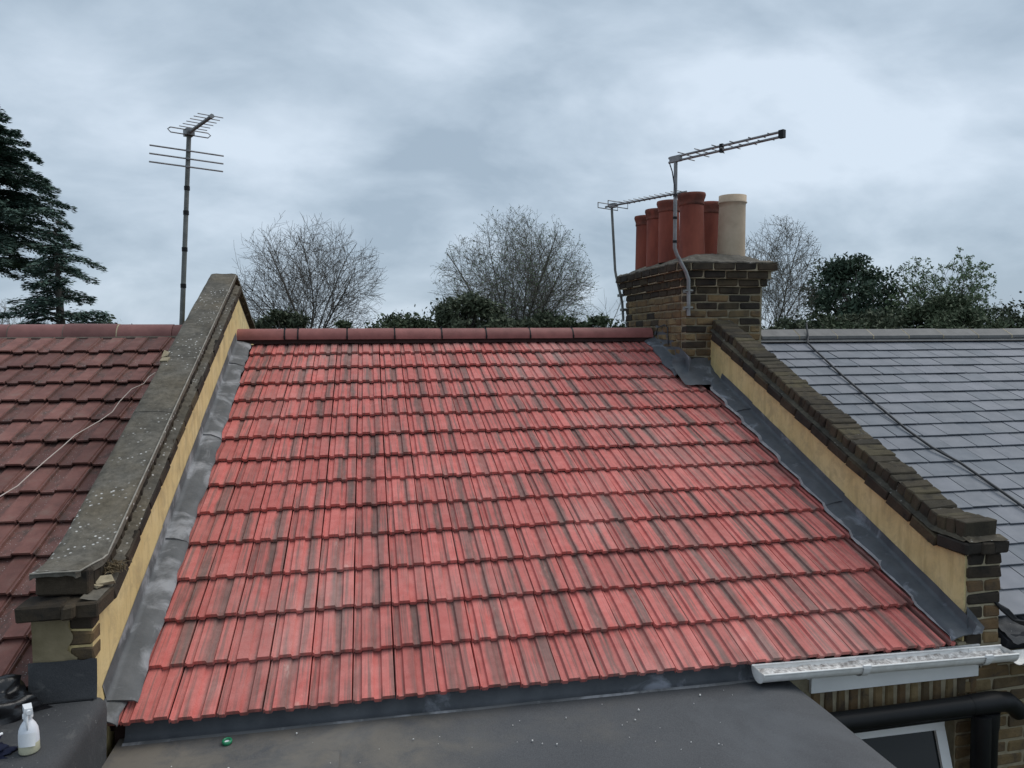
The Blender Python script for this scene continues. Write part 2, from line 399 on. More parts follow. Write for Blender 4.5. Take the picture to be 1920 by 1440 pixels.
SPRING = mat_leaf('spring_leaf', (0.085, 0.130, 0.068), (0.175, 0.235, 0.125))
HEDGE = mat_leaf('hedge_leaf', (0.042, 0.060, 0.034), (0.095, 0.118, 0.068))
GRASS = simple('ground_grass', (0.030, 0.040, 0.022), (0.060, 0.066, 0.038), 0.3, 0.95, 0.1, 0.3, 3, 0.0)
def mat_wallbrick():
    s = N('brick_wall'); mp = s.n.new('ShaderNodeMapping'); s.l.new(s.tc.outputs['Object'], mp.inputs['Vector']); mp.inputs['Rotation'].default_value = (radians(90), 0, 0)
    q = s.n.new('ShaderNodeTexBrick'); s.l.new(mp.outputs[0], q.inputs['Vector']); q.inputs['Scale'].default_value = 1.0
    q.inputs['Brick Width'].default_value = 0.2275; q.inputs['Row Height'].default_value = 0.075; q.inputs['Mortar Size'].default_value = 0.006
    q.inputs['Color1'].default_value = (0.16, 0.115, 0.062, 1); q.inputs['Color2'].default_value = (0.115, 0.075, 0.044, 1); q.inputs['Mortar'].default_value = (0.25, 0.215, 0.15, 1)
    return s.done(q.outputs['Color'], 0.92, 0.1)
WALLBRICK = mat_wallbrick()
GLASS = N('window_glass').done((0.010, 0.012, 0.013), 0.08, 0.3)
CABLE_PALE = simple('pale_cable', (0.46, 0.39, 0.35), (0.58, 0.50, 0.46), 9, 0.6, 0.3, 0, None, 0)
CABLE_DARK = simple('dark_cable', (0.030, 0.032, 0.036), (0.055, 0.058, 0.064), 9, 0.6, 0.3, 0, None, 0)
BAG = simple('black_bag_plastic', (0.004, 0.004, 0.005), (0.010, 0.010, 0.012), 4, 0.3, 0.5, 0.5, 14, 0.0)
NAVY = simple('navy_cloth', (0.010, 0.012, 0.026), (0.022, 0.026, 0.05), 9, 0.9, 0.1, 0.5, 60, 0.0)
BOTTLE = simple('cloudy_white_plastic', (0.66, 0.69, 0.74), (0.78, 0.80, 0.84), 6, 0.35, 0.5, 0.1, 30, 0.0)
LIQUID = simple('yellowish_liquid', (0.52, 0.51, 0.36), (0.62, 0.60, 0.44), 8, 0.3, 0.5, 0, None, 0)
GREENPL = simple('green_plastic', (0.012, 0.16, 0.075), (0.02, 0.24, 0.11), 8, 0.35, 0.5, 0, None, 0)
WHITEPAINT = simple('white_handle', (0.70, 0.72, 0.74), (0.82, 0.83, 0.84), 8, 0.4, 0.5, 0, None, 0)
GRIT = simple('pale_grit', (0.45, 0.44, 0.42), (0.70, 0.69, 0.67), 8, 0.8, 0.2, 0, None, 0)
MOSS = simple('dry_moss', (0.10, 0.075, 0.045), (0.24, 0.19, 0.12), 30, 0.95, 0.05, 0.5, 90, 0.0)

# ------------------------------------------------------------------ shared meshes
R = random.Random(11)
_bc = {}
def brick_mesh(dx, dy, dz, mat, var, ch=0.007, jit=0.0040):
    key = (round(dx, 3), round(dy, 3), round(dz, 3), mat.name, var)
    if key in _bc: return _bc[key]
    rr = random.Random(hash((round(dx * 1000), round(dy * 1000), round(dz * 1000), var)) & 0xffff)
    h = (dx / 2, dy / 2, dz / 2); vs = []; ix = {}
    for sx in (-1, 1):
        for sy in (-1, 1):
            for sz in (-1, 1):
                sg = (sx, sy, sz)
                j = [rr.uniform(-jit, jit) for _ in range(3)]
                cc = ch * rr.uniform(0.6, 1.7)
                for ax in range(3):
                    p = [sg[k] * (h[k] - (0 if k == ax else cc)) + j[k] for k in range(3)]
                    ix[(sg, ax)] = len(vs); vs.append(p)
    fs = []
    S = [(a, b) for a in (-1, 1) for b in (-1, 1)]
    for ax in range(3):
        o = [k for k in range(3) if k != ax]
        for sg in (-1, 1):
            q = []
            for a, b in ((-1, -1), (1, -1), (1, 1), (-1, 1)):
                t = [0, 0, 0]; t[ax] = sg; t[o[0]] = a; t[o[1]] = b; q.append(ix[(tuple(t), ax)])
            fs.append(q)
    for ax in range(3):                  # edges along ax
        o = [k for k in range(3) if k != ax]
        for a, b in S:
            t0 = [0, 0, 0]; t1 = [0, 0, 0]
            t0[ax] = -1; t1[ax] = 1; t0[o[0]] = t1[o[0]] = a; t0[o[1]] = t1[o[1]] = b
            fs.append([ix[(tuple(t0), o[0])], ix[(tuple(t1), o[0])], ix[(tuple(t1), o[1])], ix[(tuple(t0), o[1])]])
    for sx in (-1, 1):
        for sy in (-1, 1):
            for sz in (-1, 1): fs.append([ix[((sx, sy, sz), k)] for k in range(3)])
    b = MB(); b.add(vs, fs); me = b.mesh('brick', mat)
    import bmesh
    q = bmesh.new(); q.from_mesh(me); bmesh.ops.recalc_face_normals(q, faces=q.faces); q.to_mesh(me); q.free()
    _bc[key] = me
    return me
def brick(parent, c, d, mat, ang=0.0, jr=0.006, rz=0.0):
    me = brick_mesh(*d, mat, R.randrange(4))
    mw = T(*c) @ RX(ang) @ RZ(rz + R.uniform(-jr, jr)) @ RX(R.uniform(-jr, jr)) @ RY(R.uniform(-jr, jr))
    return link('brick', me, parent, mw)

def tile_mesh(name, prof, length, thick, mat):
    n = len(prof); b = MB()
    top = [(px, yy, pz) for yy in (0.0, length) for px, pz in prof]
    b.add(top, [(i, i + 1, n + i + 1, n + i) for i in range(n - 1)])
    nose = [(px, 0.0, pz) for px, pz in prof] + [(px, 0.004, pz - thick) for px, pz in prof]
    b.add(nose, [(i + 1, i, n + i, n + i + 1) for i in range(n - 1)])
    for e_ in (0, n - 1):
        px, pz = prof[e_]
        b.add([(px, 0, pz), (px, length, pz), (px, length, pz - thick), (px, 0.004, pz - thick)], [(0, 1, 2, 3)])
    return b.mesh(name, mat)
P_NEW = [(.0015, -.0125), (.005, -.004), (.010, -.004), (.013, -.0125), (.038, -.0125), (.045, 0), (.098, 0), (.104, -.0125), (.134, -.0125), (.141, 0), (.1965, 0)]
def clip_prof(prof, x0, x1):
    q = []
    for (xa, za_), (xb, zb) in zip(prof, prof[1:]):
        for xx in (x0, x1):
            if xa < xx < xb: q.append((xx, za_ + (zb - za_) * (xx - xa) / (xb - xa)))
    q += [p for p in prof if x0 <= p[0] <= x1]
    return sorted(q)
def join_copies(name, me, mws, parent):
    vs0 = [v.co.copy() for v in me.vertices]; fs0 = [tuple(p.vertices) for p in me.polygons]; b_ = MB()
    for mw in mws: b_.add([mw @ v for v in vs0], fs0)
    return tag(b_.build(name, me.materials[0], parent), kind='stuff')
TILE_MESH = [tile_mesh('tile', P_NEW, 0.375, 0.022, TILE)]
P_OLD = [(.001, -.004), (.004, .005), (.011, .005), (.015, -.011), (.088, -.011), (.096, .004), (.102, .004), (.185, .003), (.190, -.004), (.1965, -.004)]
OLD_MESH = tile_mesh('tile', P_OLD, 0.37, 0.014, OLDTILE)
PITCH_T = math.atan(0.030 / 0.317)

# ------------------------------------------------------------------ ground
b = MB(); b.grid(1, 1, lambda u, v: (-1500 + 3000 * u, -1500 + 3000 * v, -7.0), False)
tag(b.build('ground', GRASS), kind='structure')

# ------------------------------------------------------------------ middle house: roof and everything fixed to it
EAVE = 4.437
house = thing('terraced_house', (1.1, 0, -7), 'terraced house under the new bright red tiled roof', 'house', 'terraced houses')
LF = lambda y: -1.14 - 0.0158 * y        # right face of the left parapet
RF = lambda y: 3.385 + 0.0125 * y        # left face of the right parapet
def slab(x0, x1, s0, s1, h0, h1):
    b_ = MB()
    b_.prism([(s0, h0), (s1, h0), (s1, h1), (s0, h1)], lambda s_, h_: rp_(x0, s_, h_), lambda s_, h_: rp_(x1, s_, h_))
    return b_
b = slab(-1.08, 3.36, -0.0, 4.36, -0.14, -0.075)
# rear slope, falling away behind the ridge
b.prism([(0, 0.0), (4.1, -1.66), (4.1, -1.76), (0, -0.1)], lambda y, z: (-1.08, y, z - 0.05), lambda y, z: (3.36, y, z - 0.05))
roof = recalc(b.build('roof', DECK, house))
GA = 0.3169
for j in range(1, 15):
    s_n = j * GA
    sag = 0.004 * sin(j * 1.3)
    i1 = 15 if j >= 4 else 14
    for i in range(-5, i1 + 1):
        bow = 0.006 * sin((i + 5) / 21.0 * pi) - 0.003
        x_ = i * 0.2 + R.uniform(-0.0015, 0.0015)
        s_ = s_n + R.gauss(0, 0.0022) + 0.004 * noise.noise((i * 0.35, j * 0.9, 2.0)) - bow
        h_ = sag * 0.5 + R.gauss(0, 0.0018) + 0.005 * noise.noise((i * 0.4, j * 0.6, 5.0))
        p = rp_(x_, s_, h_)
        mw = T(*p) @ RX(A - PITCH_T + R.gauss(0, 0.004)) @ RZ(R.gauss(0, 0.0035)) @ RY(R.gauss(0, 0.004))
        if i == i1:                      # cut against the lead
            me = tile_mesh('tile', clip_prof(P_NEW, 0.0, 0.165), 0.375, 0.022, TILE) if (j == 4) else (CUT if j > 4 else TILE_MESH[0])
            if j == 4: CUT = me
        else: me = TILE_MESH[0]
        link('tile', me, roof, mw)
# narrow cut tiles: bottom left corner and against the right parapet
cutl = tile_mesh('tile', clip_prof(P_NEW, 0.15, 0.1965), 0.375, 0.022, TILE)
for j in (13, 14):
    link('tile', cutl, roof, T(*rp_(-1.2, j * GA, 0)) @ RX(A - PITCH_T))
cutr = tile_mesh('tile', clip_prof(P_NEW, 0.0, 0.035), 0.375, 0.022, TILE)
for j in range(5, 15):
    link('tile', cutr, roof, T(*rp_(3.2, j * GA, 0.0)) @ RX(A - PITCH_T))
# ridge tiles with clamped unions
RJ = [-1.15, -0.699, -0.574, -0.107, 0.356, 0.825, 1.278, 1.736, 2.193, 2.64, 3.075]
RJ = [q for q in RJ if abs(q - 2.64) > 0.01]
def half_round(x0, x1, r, zc, t=0.016, n=12, tilt=0.0):
    b_ = MB()
    ang = [-pi * 0.04 + (pi * 1.08) * k / n for k in range(n + 1)]
    def pt(x_, rr, a_): return (x_, rr * cos(a_), zc + rr * sin(a_) + tilt * (x_ - x0))
    o_ = [pt(x_, r, a_) for x_ in (x0, x1) for a_ in ang]; i_ = [pt(x_, r - t, a_) for x_ in (x0, x1) for a_ in ang]
    k = n + 1
    b_.add(o_, [(q, q + 1, k + q + 1, k + q) for q in range(n)], True)
    b_.add(i_, [(q + 1, q, k + q, k + q + 1) for q in range(n)], True)
    for s0 in (0, k):
        b_.add(o_[s0:s0 + k] + i_[s0:s0 + k], [(q, q + 1, k + q + 1, k + q) for q in range(n)])
    for q in (0, n):
        b_.add([o_[q], o_[k + q], i_[k + q], i_[q]], [(0, 1, 2, 3)])
    return b_
for q, (x0, x1) in enumerate(zip(RJ, RJ[1:])):
    half_round(x0 + 0.003, x1 - 0.003, 0.095 + R.uniform(-0.002, 0.002), 0.012 + R.uniform(-0.003, 0.002), tilt=R.uniform(-0.004, 0.004)).build('ridge_tile', RIDGE, roof)
for x_ in RJ[1:-1]:
    u = half_round(x_ - 0.007, x_ + 0.007, 0.0975, 0.012, 0.02)
    u.box((x_, -0.02, 0.116), (0.016, 0.016, 0.02))
    u.box((x_, -0.097, 0.018), (0.016, 0.014, 0.03))
    u.build('ridge_union', BLACKPL, roof)
b = MB(); b.grid(60, 1, lambda u, v: Vector((-1.14 + 4.2 * u, -0.070 - 0.006 * v, 0.012 - 0.052 * v + 0.006 * noise.noise((u * 90, v, 1)))))
b.build('ridge_underlay', DECK, roof)

# left and right lead flashings
def lead_piece(x_edge, xf, s0, s1, hup, side, mat, nm='lead_flashing', ripple=0.006, lip=0.010):
    # x_edge(s): edge on the tiles; xf(y): wall face; side = +1 for wall on the left of the tiles
    b_ = MB(); NS = max(8, int((s1 - s0) / 0.03)); NW = 6
    def f(u, v):
        s_ = s0 + (s1 - s0) * v
        lift = lip * v + 0.004
        yy = -s_ * CA
        fr = (s_ / GA) % 1.0; hs = -0.026 * (1 - (fr * fr * (3 - 2 * fr) if fr < 0.93 else (1 - fr) / 0.07))
        xe, xw = x_edge(s_), xf(yy)
        if u <= 0.72:
            t = u / 0.72
            x_ = xe + (xw + side * 0.006 - xe) * t
            h_ = 0.014 + lift + 0.012 * t + ripple * noise.noise((x_ * 9, s_ * 5, 3.3 + side)) + hs * max(0.0, 1 - t / 0.5)
            h_ -= 0.012 if t < 0.01 else 0
            if t < 0.01: x_ += 0.012 * noise.noise((s_ * 7, 4.4, side))
        else:
            t = (u - 0.72) / 0.28
            x_ = xw + side * (0.006 - 0.003 * t); h_ = 0.026 + lift + (hup - 0.026) * t + 0.004 * noise.noise((s_ * 6, 9.1, side)) * t
        return rp_(x_, s_, h_)
    us = [0, 0.04, 0.2, 0.4, 0.58, 0.72, 0.80, 0.9, 1.0]
    vs_ = [f(u, j / NS) for j in range(NS + 1) for u in us]; k = len(us)
    b_.add(vs_, [(j * k + i, j * k + i + 1, (j + 1) * k + i + 1, (j + 1) * k + i) for j in range(NS) for i in range(k - 1)], True)
    dn = [f(u, 1.0) for u in us]; nd = Vector((0, SA, -CA)) * 0.008
    b_.add(dn + [p_ + nd for p_ in dn], [(i, i + 1, k + i + 1, k + i) for i in range(k - 1)])
    return recalc(b_.build(nm, mat, house))
LE = lambda s_: -1.004 + 0.012 * s_ - 0.0
for s0, s1 in ((0.10, 0.63), (0.56, 1.93), (1.86, 3.17), (3.10, 4.345)):
    lead_piece(LE, LF, s0, s1, 0.115, 1, LEAD)
lead_piece(lambda s_: -1.0 + 0.0 * s_, lambda y: LF(y), 4.28, 4.46, 0.05, 1, LEAD)
RE = lambda s_: 3.222 - 0.004 * (s_ - 2.5)
for s0, s1 in ((1.12, 1.75), (1.68, 3.16), (3.09, 4.43)):
    lead_piece(RE, RF, s0, s1, 0.085, -1, LEAD_DARK)
# pale dressed edge of the right-hand lead
b = MB(); NS = 160
def fe(u, v):
    s_ = 1.25 + (4.43 - 1.25) * v
    return rp_(3.207 + 0.022 * u + 0.006 * noise.noise((s_ * 6, 1.0, 0)) + (0.005 * noise.noise((s_ * 17, u * 3, 2))), s_, 0.012 + 0.010 * u - 0.024 * (1 - (lambda q: q * q * (3 - 2 * q) if q < .93 else (1 - q) / .07)((s_ / GA) % 1.0)))
b.grid(3, NS, fe)
b.build('lead_edge', LEAD_PALE, house)
# lead round the chimney foot
CX0, CX1, CY0, CY1 = 3.11, 3.92, -0.82, 0.86
lead_piece(lambda s_: 2.972 + 0.012 * sin(s_ * 6), lambda y: CX0, 0.02, 0.97, 0.16, -1, LEAD_DARK, 'lead_flashing')
b = MB()
def fa(u, v):
    x_ = 2.975 + (3.375 - 2.975) * u
    if v < 0.4: t = v / 0.4; return Vector((x_, CY0 - 0.006, -0.20 - 0.085 * t))
    t = (v - 0.4) / 0.6
    s_ = 0.985 + 0.23 * t
    return rp_(x_, s_, 0.035 - 0.018 * t + 0.012 * noise.noise((x_ * 14, s_ * 9, 1)))
b.grid(14, 10, fa); b.build('lead_apron', LEAD_DARK, house)

# lead apron under the eaves
b = MB()
def fap(u, v):
    x_ = -1.0 + 3.40 * u
    w = noise.noise((x_ * 5, v * 3, 7)) * 0.006
    if v < 0.75: t = v / 0.75; return Vector((x_, -4.025 - 0.03 * t + w, -1.690 - 0.088 * t))
    t = (v - 0.75) / 0.25; return Vector((x_, -4.055 - 0.035 * t + w * 0.5, -1.778 - 0.002 * t + 0.003 * abs(w) * 50))
b.grid(70, 6, fap); b.build('lead_apron', LEAD_DARK, house)
b = MB()
def felt_lip(u, v):
    x_ = -1.0 + 3.2 * u
    return Vector((x_, -4.085 - 0.012 * v + 0.004 * noise.noise((x_ * 4, 1, 1)), -1.778 - 0.008 * v + 0.002))
b.grid(50, 1, felt_lip); b.build('lead_apron', LEAD, house)
# eaves soffit, dark, closing the gap under the tiles
b = MB(); b.box((1.15, -4.0, -1.765), (4.4, 0.05, 0.11)); b.build('eaves_board', DECK, house)

# white fascia, gutter, black pipe, rear wall, window
b = MB(); b.box((2.895, -4.0725, -1.842), (1.03, 0.021, 0.092), None)
b.box((2.895, -4.066, -1.765), (1.06, 0.012, 0.10)); b.build('fascia', WHITEPL, house)
G0, G1, GY, GZ, GR_ = 2.02, 3.525, -4.165, -1.690, 0.060
def gz(x_): return GZ - 0.016 * (x_ - G0)
b = MB(); NA = 14
def gp(x_, r_, k): a_ = pi + pi * k / NA; return Vector((x_, GY + r_ * cos(a_), gz(x_) + r_ * sin(a_)))
for r_, fl in ((GR_, 1), (GR_ - 0.004, -1)):
    b.grid(24, NA, lambda u, v, r_=r_: gp(G0 + (G1 - G0) * u, r_, v * NA))
for side in (0, NA):
    rim = gp(G0, GR_ - 0.002, side); rim2 = gp(G1, GR_ - 0.002, side)
    b.tube([rim, rim2], 0.006, 6)
for x_ in (G0, G1):
    ring = [gp(x_, GR_ + 0.003, k) for k in range(NA + 1)]
    b.add(ring, [tuple(range(NA + 1))]); ring2 = [p_ + Vector((0.006 if x_ == G0 else -0.006, 0, 0)) for p_ in ring]
    b.add(ring2, [tuple(range(NA + 1))]); b.add(ring + ring2, [(k, k + 1, NA + 2 + k, NA + 1 + k) for k in range(NA)])
gut = b.build('gutter', GUTTERWHITE, house)
DIRT = simple('gutter_flakes', (0.17, 0.15, 0.14), (0.80, 0.79, 0.77), 34, 0.9, 0.1, 0.6, 60, 0.0)
b = MB()
def gd(u, v):
    x_ = G0 + 0.01 + (G1 - G0 - 0.02) * u; y_ = -0.050 + 0.100 * v
    zb = -sqrt(max(0.0, 0.056 ** 2 - y_ * y_))
    fill = -0.020 + 0.012 * noise.noise((x_ * 9, y_ * 30, 0)) + 0.008 * noise.noise((x_ * 40, y_ * 70, 3))
    return Vector((x_, GY + y_, gz(x_) + max(zb + 0.001, fill)))
b.grid(150, 8, gd, False); b.build('dirt', DIRT, gut)
for x_ in (2.60, 3.335):
    b = MB(); rg = []
    for k in range(NA + 1):
        rg.append(gp(x_ - 0.02, GR_ + 0.007, k)); rg.append(gp(x_ + 0.02, GR_ + 0.007, k))
    b.add(rg, [(2 * k, 2 * k + 1, 2 * k + 3, 2 * k + 2) for k in range(NA)])
    b.box((x_, GY - GR_ - 0.004, gz(x_) + 0.004), (0.042, 0.016, 0.016)); b.box((x_, -4.10, gz(x_) - 0.03), (0.042, 0.03, 0.05))
    b.build('gutter_bracket', WHITEPL, gut)
# rear wall
WY = -4.055
b = MB()
b.box((3.70, WY + 0.13, -4.35), (0.81, 0.26, 5.3)); b.box((2.65, WY + 0.13, -1.94), (1.29, 0.26, 0.32))
wall = b.build('wall', MORTAR, house)
for k in range(14):                       # soldier course over the window
    brick(wall, (2.425 + 0.075 * k, WY + 0.040, -1.995), (0.052, 0.10, 0.205), STOCK)
for c in range(22):
    zc = -1.81 - 0.0755 * c
    zc += 0.0
    off = 0.0 if c % 2 == 0 else 0.1125
    xx = 3.302
    widths = ([0.215] * 4) if c % 2 == 0 else ([0.1025] + [0.215] * 3)
    if zc > -2.10 and False: continue
    for w_ in widths:
        if xx + w_ > 4.10: break
        ww = w_
        brick(wall, (xx + ww / 2, WY + 0.040, zc), (ww, 0.10, 0.062), STOCK)
        xx += w_ + 0.0125
    if zc < -2.10:                        # the reveal beside the window
        brick(wall, (3.345, WY + 0.105 + 0.055, zc), (0.092, 0.10, 0.062), STOCK)
window = MB()
W0, W1, WZ1, WZ0 = 2.42, 3.292, -2.105, -3.30
window.box(((W0 + W1) / 2, -3.965, (WZ0 + WZ1) / 2), (0.001, 0.001, 0.001))
win = window.build('window', WHITEPL, house)
b = MB()
for c, d in ((((W0 + W1) / 2, -3.955, WZ1 - 0.025), (W1 - W0, 0.06, 0.05)), (((W0 + W1) / 2, -3.955, WZ0 + 0.025), (W1 - W0, 0.06, 0.05)),
             ((W0 + 0.025, -3.955, (WZ0 + WZ1) / 2), (0.05, 0.06, WZ1 - WZ0 - 0.102)), ((W1 - 0.025, -3.955, (WZ0 + WZ1) / 2), (0.05, 0.06, WZ1 - WZ0 - 0.102))):
    b.box(c, d)
b.build('frame', WHITEPL, win)
b = MB(); SW = W1 - W0 - 0.09; SH = 1.02
for c, d in (((0, 0, -0.03), (SW, 0.045, 0.06)), ((0, 0, -SH + 0.03), (SW, 0.045, 0.06)), ((-SW / 2 + 0.03, 0, -SH / 2), (0.06, 0.045, SH - 0.122)), ((SW / 2 - 0.03, 0, -SH / 2), (0.06, 0.045, SH - 0.122))):
    b.box(c, d)
msash = T((W0 + W1) / 2, -4.0, WZ1 - 0.045) @ RX(radians(-18))
b.build('sash', WHITEPL, win, msash)
b = MB(); b.box((0, 0, -SH / 2), (SW - 0.10, 0.012, SH - 0.10)); b.build('pane', GLASS, win, msash)
b = MB(); b.box(((W0 + W1) / 2, -3.6, -2.7), (1.3, 0.02, 1.4)); b.build('room_shade_panel', simple('room_shade_panel', (0.012, 0.012, 0.012), (0.022, 0.021, 0.02), 9, 0.9, 0.1, 0, None, 0), win)  # near-black panel; its colour stands in for the shade inside the room
# black pipe running to the bend and down
pipe = MB()
pz = lambda x_: -2.015 + 0.012 * (x_ - 2.5)
pipe.tube([(2.30, -4.16, pz(2.30)), (3.36, -4.16, pz(3.36))], 0.051, 20)
pipe.tube([(2.30, -4.16, pz(2.30) - 0.055), (3.30, -4.16, pz(3.30) - 0.055)], 0.016, 8)
p_obj = pipe.build('waste_pipe', BLACKPL, house)
b = MB(); b.tube([(3.28, -4.16, pz(3.28)), (3.30, -4.16, pz(3.3)), (3.42, -4.16, pz(3.42)), (3.47, -4.16, pz(3.47))], [0.052, 0.055, 0.058, 0.055], 20)
b.tube([(3.45, -4.16, pz(3.45)), (3.53, -4.158, pz(3.5) - 0.008), (3.585, -4.155, pz(3.5) - 0.05), (3.615, -4.152, pz(3.5) - 0.085)], [0.054, 0.053, 0.050, 0.044], 18)
b.build('pipe_elbow', BLACKPL, p_obj)
b = MB(); b.tube([(3.405, -4.15, -2.05), (3.405, -4.15, -2.13), (3.415, -4.15, -2.16), (3.415, -4.15, -6.9)], [0.066, 0.066, 0.054, 0.054], 18)
b.tube([(3.355, -4.17, -2.06), (3.36, -4.17, -2.5)], 0.05, 14)
b.build('downpipe', BLACKPL, p_obj)
# body of the house under the roof
b = MB(); b.box((1.13, 0.03, -4.4), (4.40, 7.6, 5.1)); b.build('brickwork', WALLBRICK, house)

# ------------------------------------------------------------------ flat roof below the eaves
ext = thing('flat_roof_extension', (0.6, -6, -7), 'grey felt flat roof below the eaves of the red tiled roof', 'flat roof')
FZ = -1.785
def fd(x_, y_): return FZ + 0.004 * noise.noise((x_ * 1.1, y_ * 1.1, 0)) + 0.0025 * noise.noise((x_ * 4, y_ * 4, 2))
prof = [(-1.03, 0), (1.70, 0.0), (1.86, 0.008), (1.96, 0.026), (2.04, 0.030), (2.13, 0.020), (2.225, -0.004), (2.255, -0.022), (2.262, -0.06), (2.262, -0.3)]
b = MB(); px = []
for k in range(27): px.append((-1.03 + 2.73 * k / 26, 0.0))
px += prof[2:]
NY = 40; vs_ = []
for j in range(NY + 1):
    y_ = -4.02 - 5.0 * (j / NY) ** 1.3
    fade = min(1.0, max(0.0, (-4.10 - y_) / 0.15))
    for x_, dz in px:
        d = dz * (fade if dz > 0 else 1); vs_.append((x_ + (0.004 * noise.noise((y_ * 3, 1, 1)) if x_ > 2.2 else 0), y_, fd(x_, y_) + d))
k = len(px)
b.add(vs_, [(j * k + i + 1, j * k + i, (j + 1) * k + i, (j + 1) * k + i + 1) for j in range(NY) for i in range(k - 1)], True)
b.build('felt_deck', FELT, ext)
# lapped sheets
for x0, x1, y0, y1 in ((-1.02, -0.05, -4.33, -4.9), (-0.06, 1.72, -4.95, -6.4)):
    b = MB(); b.grid(20, 6, lambda u, v: Vector((x0 + (x1 - x0) * u, y0 + 0.01 * noise.noise((u * 6, 3, x0)) + (y1 - y0) * v, fd(x0 + (x1 - x0) * u, y0 + (y1 - y0) * v) + 0.008)))
    top_ = [Vector((x0 + (x1 - x0) * i / 20, y0 + 0.01 * noise.noise((i / 20 * 6, 3, x0)), 0)) for i in range(21)]
    vv = [Vector((p_.x, p_.y, fd(p_.x, p_.y) + q)) for q in (0.008, -0.002) for p_ in top_]
    b.add(vv, [(i, i + 1, 22 + i, 21 + i) for i in range(20)])
    b.build('felt_sheet', FELT, ext)
b = MB(); b.box((0.6, -6.6, -4.45), (3.30, 5.0, 5.1)); b.build('wall', WALLBRICK, ext)
# grit and flecks lying on the felt
b = MB(); rr = random.Random(5)
for _ in range(110):
    x_, y_ = rr.uniform(-0.95, 2.0), rr.uniform(-5.4, -4.15)
    s_ = rr.choice((0.0015, 0.002, 0.002, 0.003, 0.0045))
    b.box((x_, y_, fd(x_, y_) + 0.006 + s_ * 0.4), (s_ * rr.uniform(1, 2.4), s_ * rr.uniform(1, 1.8), s_), RZ(rr.uniform(0, 3)).to_3x3(), s_ * 0.2, rr)
tag(b.build('grit', GRIT), 'pale flecks of grit scattered over the grey felt flat roof', 'grit', kind='stuff')

# raised felt-covered wall at the left
kerb = thing('felt_covered_wall', (-1.6, -5, -7), 'low wall capped in black felt in the bottom left corner', 'wall')
b = MB()
prof = [(-2.7, -1.515), (-1.9, -1.505), (-1.30, -1.500), (-1.075, -1.502), (-1.045, -1.510), (-1.025, -1.530), (-1.020, -1.56), (-1.030, -1.80)]
vs_ = []; NY = 16
for j in range(NY + 1):
    y_ = -4.19 - 3.6 * j / NY
    for x_, z_ in prof:
        vs_.append((x_ + 0.006 * noise.noise((y_ * 3, z_ * 5, 0)), y_, z_ - 0.012 * (j / NY) + 0.004 * noise.noise((x_ * 5, y_ * 4, 4))))
k = len(prof)
b.add(vs_, [(j * k + i + 1, j * k + i, (j + 1) * k + i, (j + 1) * k + i + 1) for j in range(NY) for i in range(k - 1)], True)
b.build('felt_capping', FELT_BLACK, kerb)
b = MB(); b.grid(10, 6, lambda u, v: Vector((-1.315 + 0.265 * u, -4.195 - 0.02 * v ** 2 + 0.003 * noise.noise((u * 4, v * 4, 2)), -1.335 - 0.170 * v + (0.006 * noise.noise((u * 7, 0, 5)) if v == 0 else 0))))
b.build('felt_upstand', FELT_BLACK, kerb)
b = MB(); b.tube([(-1.29, -4.236, -1.4995), (-1.2, -4.228, -1.499), (-1.06, -4.222, -1.500)], 0.004, 5); b.build('felt_lap', BLACKPL, kerb)
b = MB(); b.box((-1.85, -5.9, -4.3), (1.6, 3.3, 5.3)); b.build('wall', WALLBRICK, kerb)

# ------------------------------------------------------------------ left parapet
lp = thing('parapet_wall', (-1.25, -2, -7), 'left parapet with yellow render and lichen spotted grey coping', 'wall', 'parapet walls between the roofs')
LB = lambda y: LF(y) - 0.222
PH = 0.600
def zroof(y, h): return -(-y) * math.tan(A) + h / CA if y < 0 else -y * math.tan(A) + h / CA
kz, ky = -0.948, -3.93
# core, rendered yellow on its face
def zc_(h): return [(0.0, h / CA)]
yk = -3.80
core_h = 0.40
poly = [(-4.165, -1.9), (-4.165, -1.18), (yk, -1.18 + 0.0), (-3.72, -3.72 * math.tan(A) + core_h / CA - 0.08), (-3.55, -3.55 * math.tan(A) + core_h / CA), (0, core_h / CA), (4.0, core_h / CA - 4.0 * math.tan(A)), (4.0, -1.9)]
b = MB(); b.prism(poly, lambda y, z: (LB(y), y, z), lambda y, z: (LF(y), y, z)); lcore = recalc(b.build('rendered_face', RENDER, lp))
b = MB(); b.prism([(y, min(z + 0.075, z + 0.09)) for y, z in poly[1:-1]] + [(4.0, -1.7), (-4.15, -1.25)], lambda y, z: (LB(y) + 0.004, y + (0.004 if y < -4.1 else 0), z), lambda y, z: (LF(y) - 0.02, y + (0.004 if y < -4.1 else 0), z))
recalc(b.build('mortar_bed', MORTAR, lp))
# path of the coping (Y, Z): level at the foot, then up the slope to the ridge
def path_pts(h, zflat, y_end):
    tz = lambda y: y * math.tan(A) + h / CA
    yk_ = (zflat - h / CA) / math.tan(A)
    return [(y_end, zflat), (yk_, zflat), (0.0, h / CA)]
def along(path, step, n0=0.0):
    # yield (mid point, angle) every step along the polyline
    L = [sqrt((c - a) ** 2 + (d - b_) ** 2) for (a, b_), (c, d) in zip(path, path[1:])]
    tot = sum(L); s_ = n0 + step / 2
    while s_ < tot - step * 0.3:
        r_ = s_
        for q, l_ in enumerate(L):
            if r_ <= l_ or q == len(L) - 1:
                (a, b_), (c, d) = path[q], path[q + 1]; t = r_ / l_
                yield a + (c - a) * t, b_ + (d - b_) * t, atan2(d - b_, c - a), s_
                break
            r_ -= l_
        s_ += step
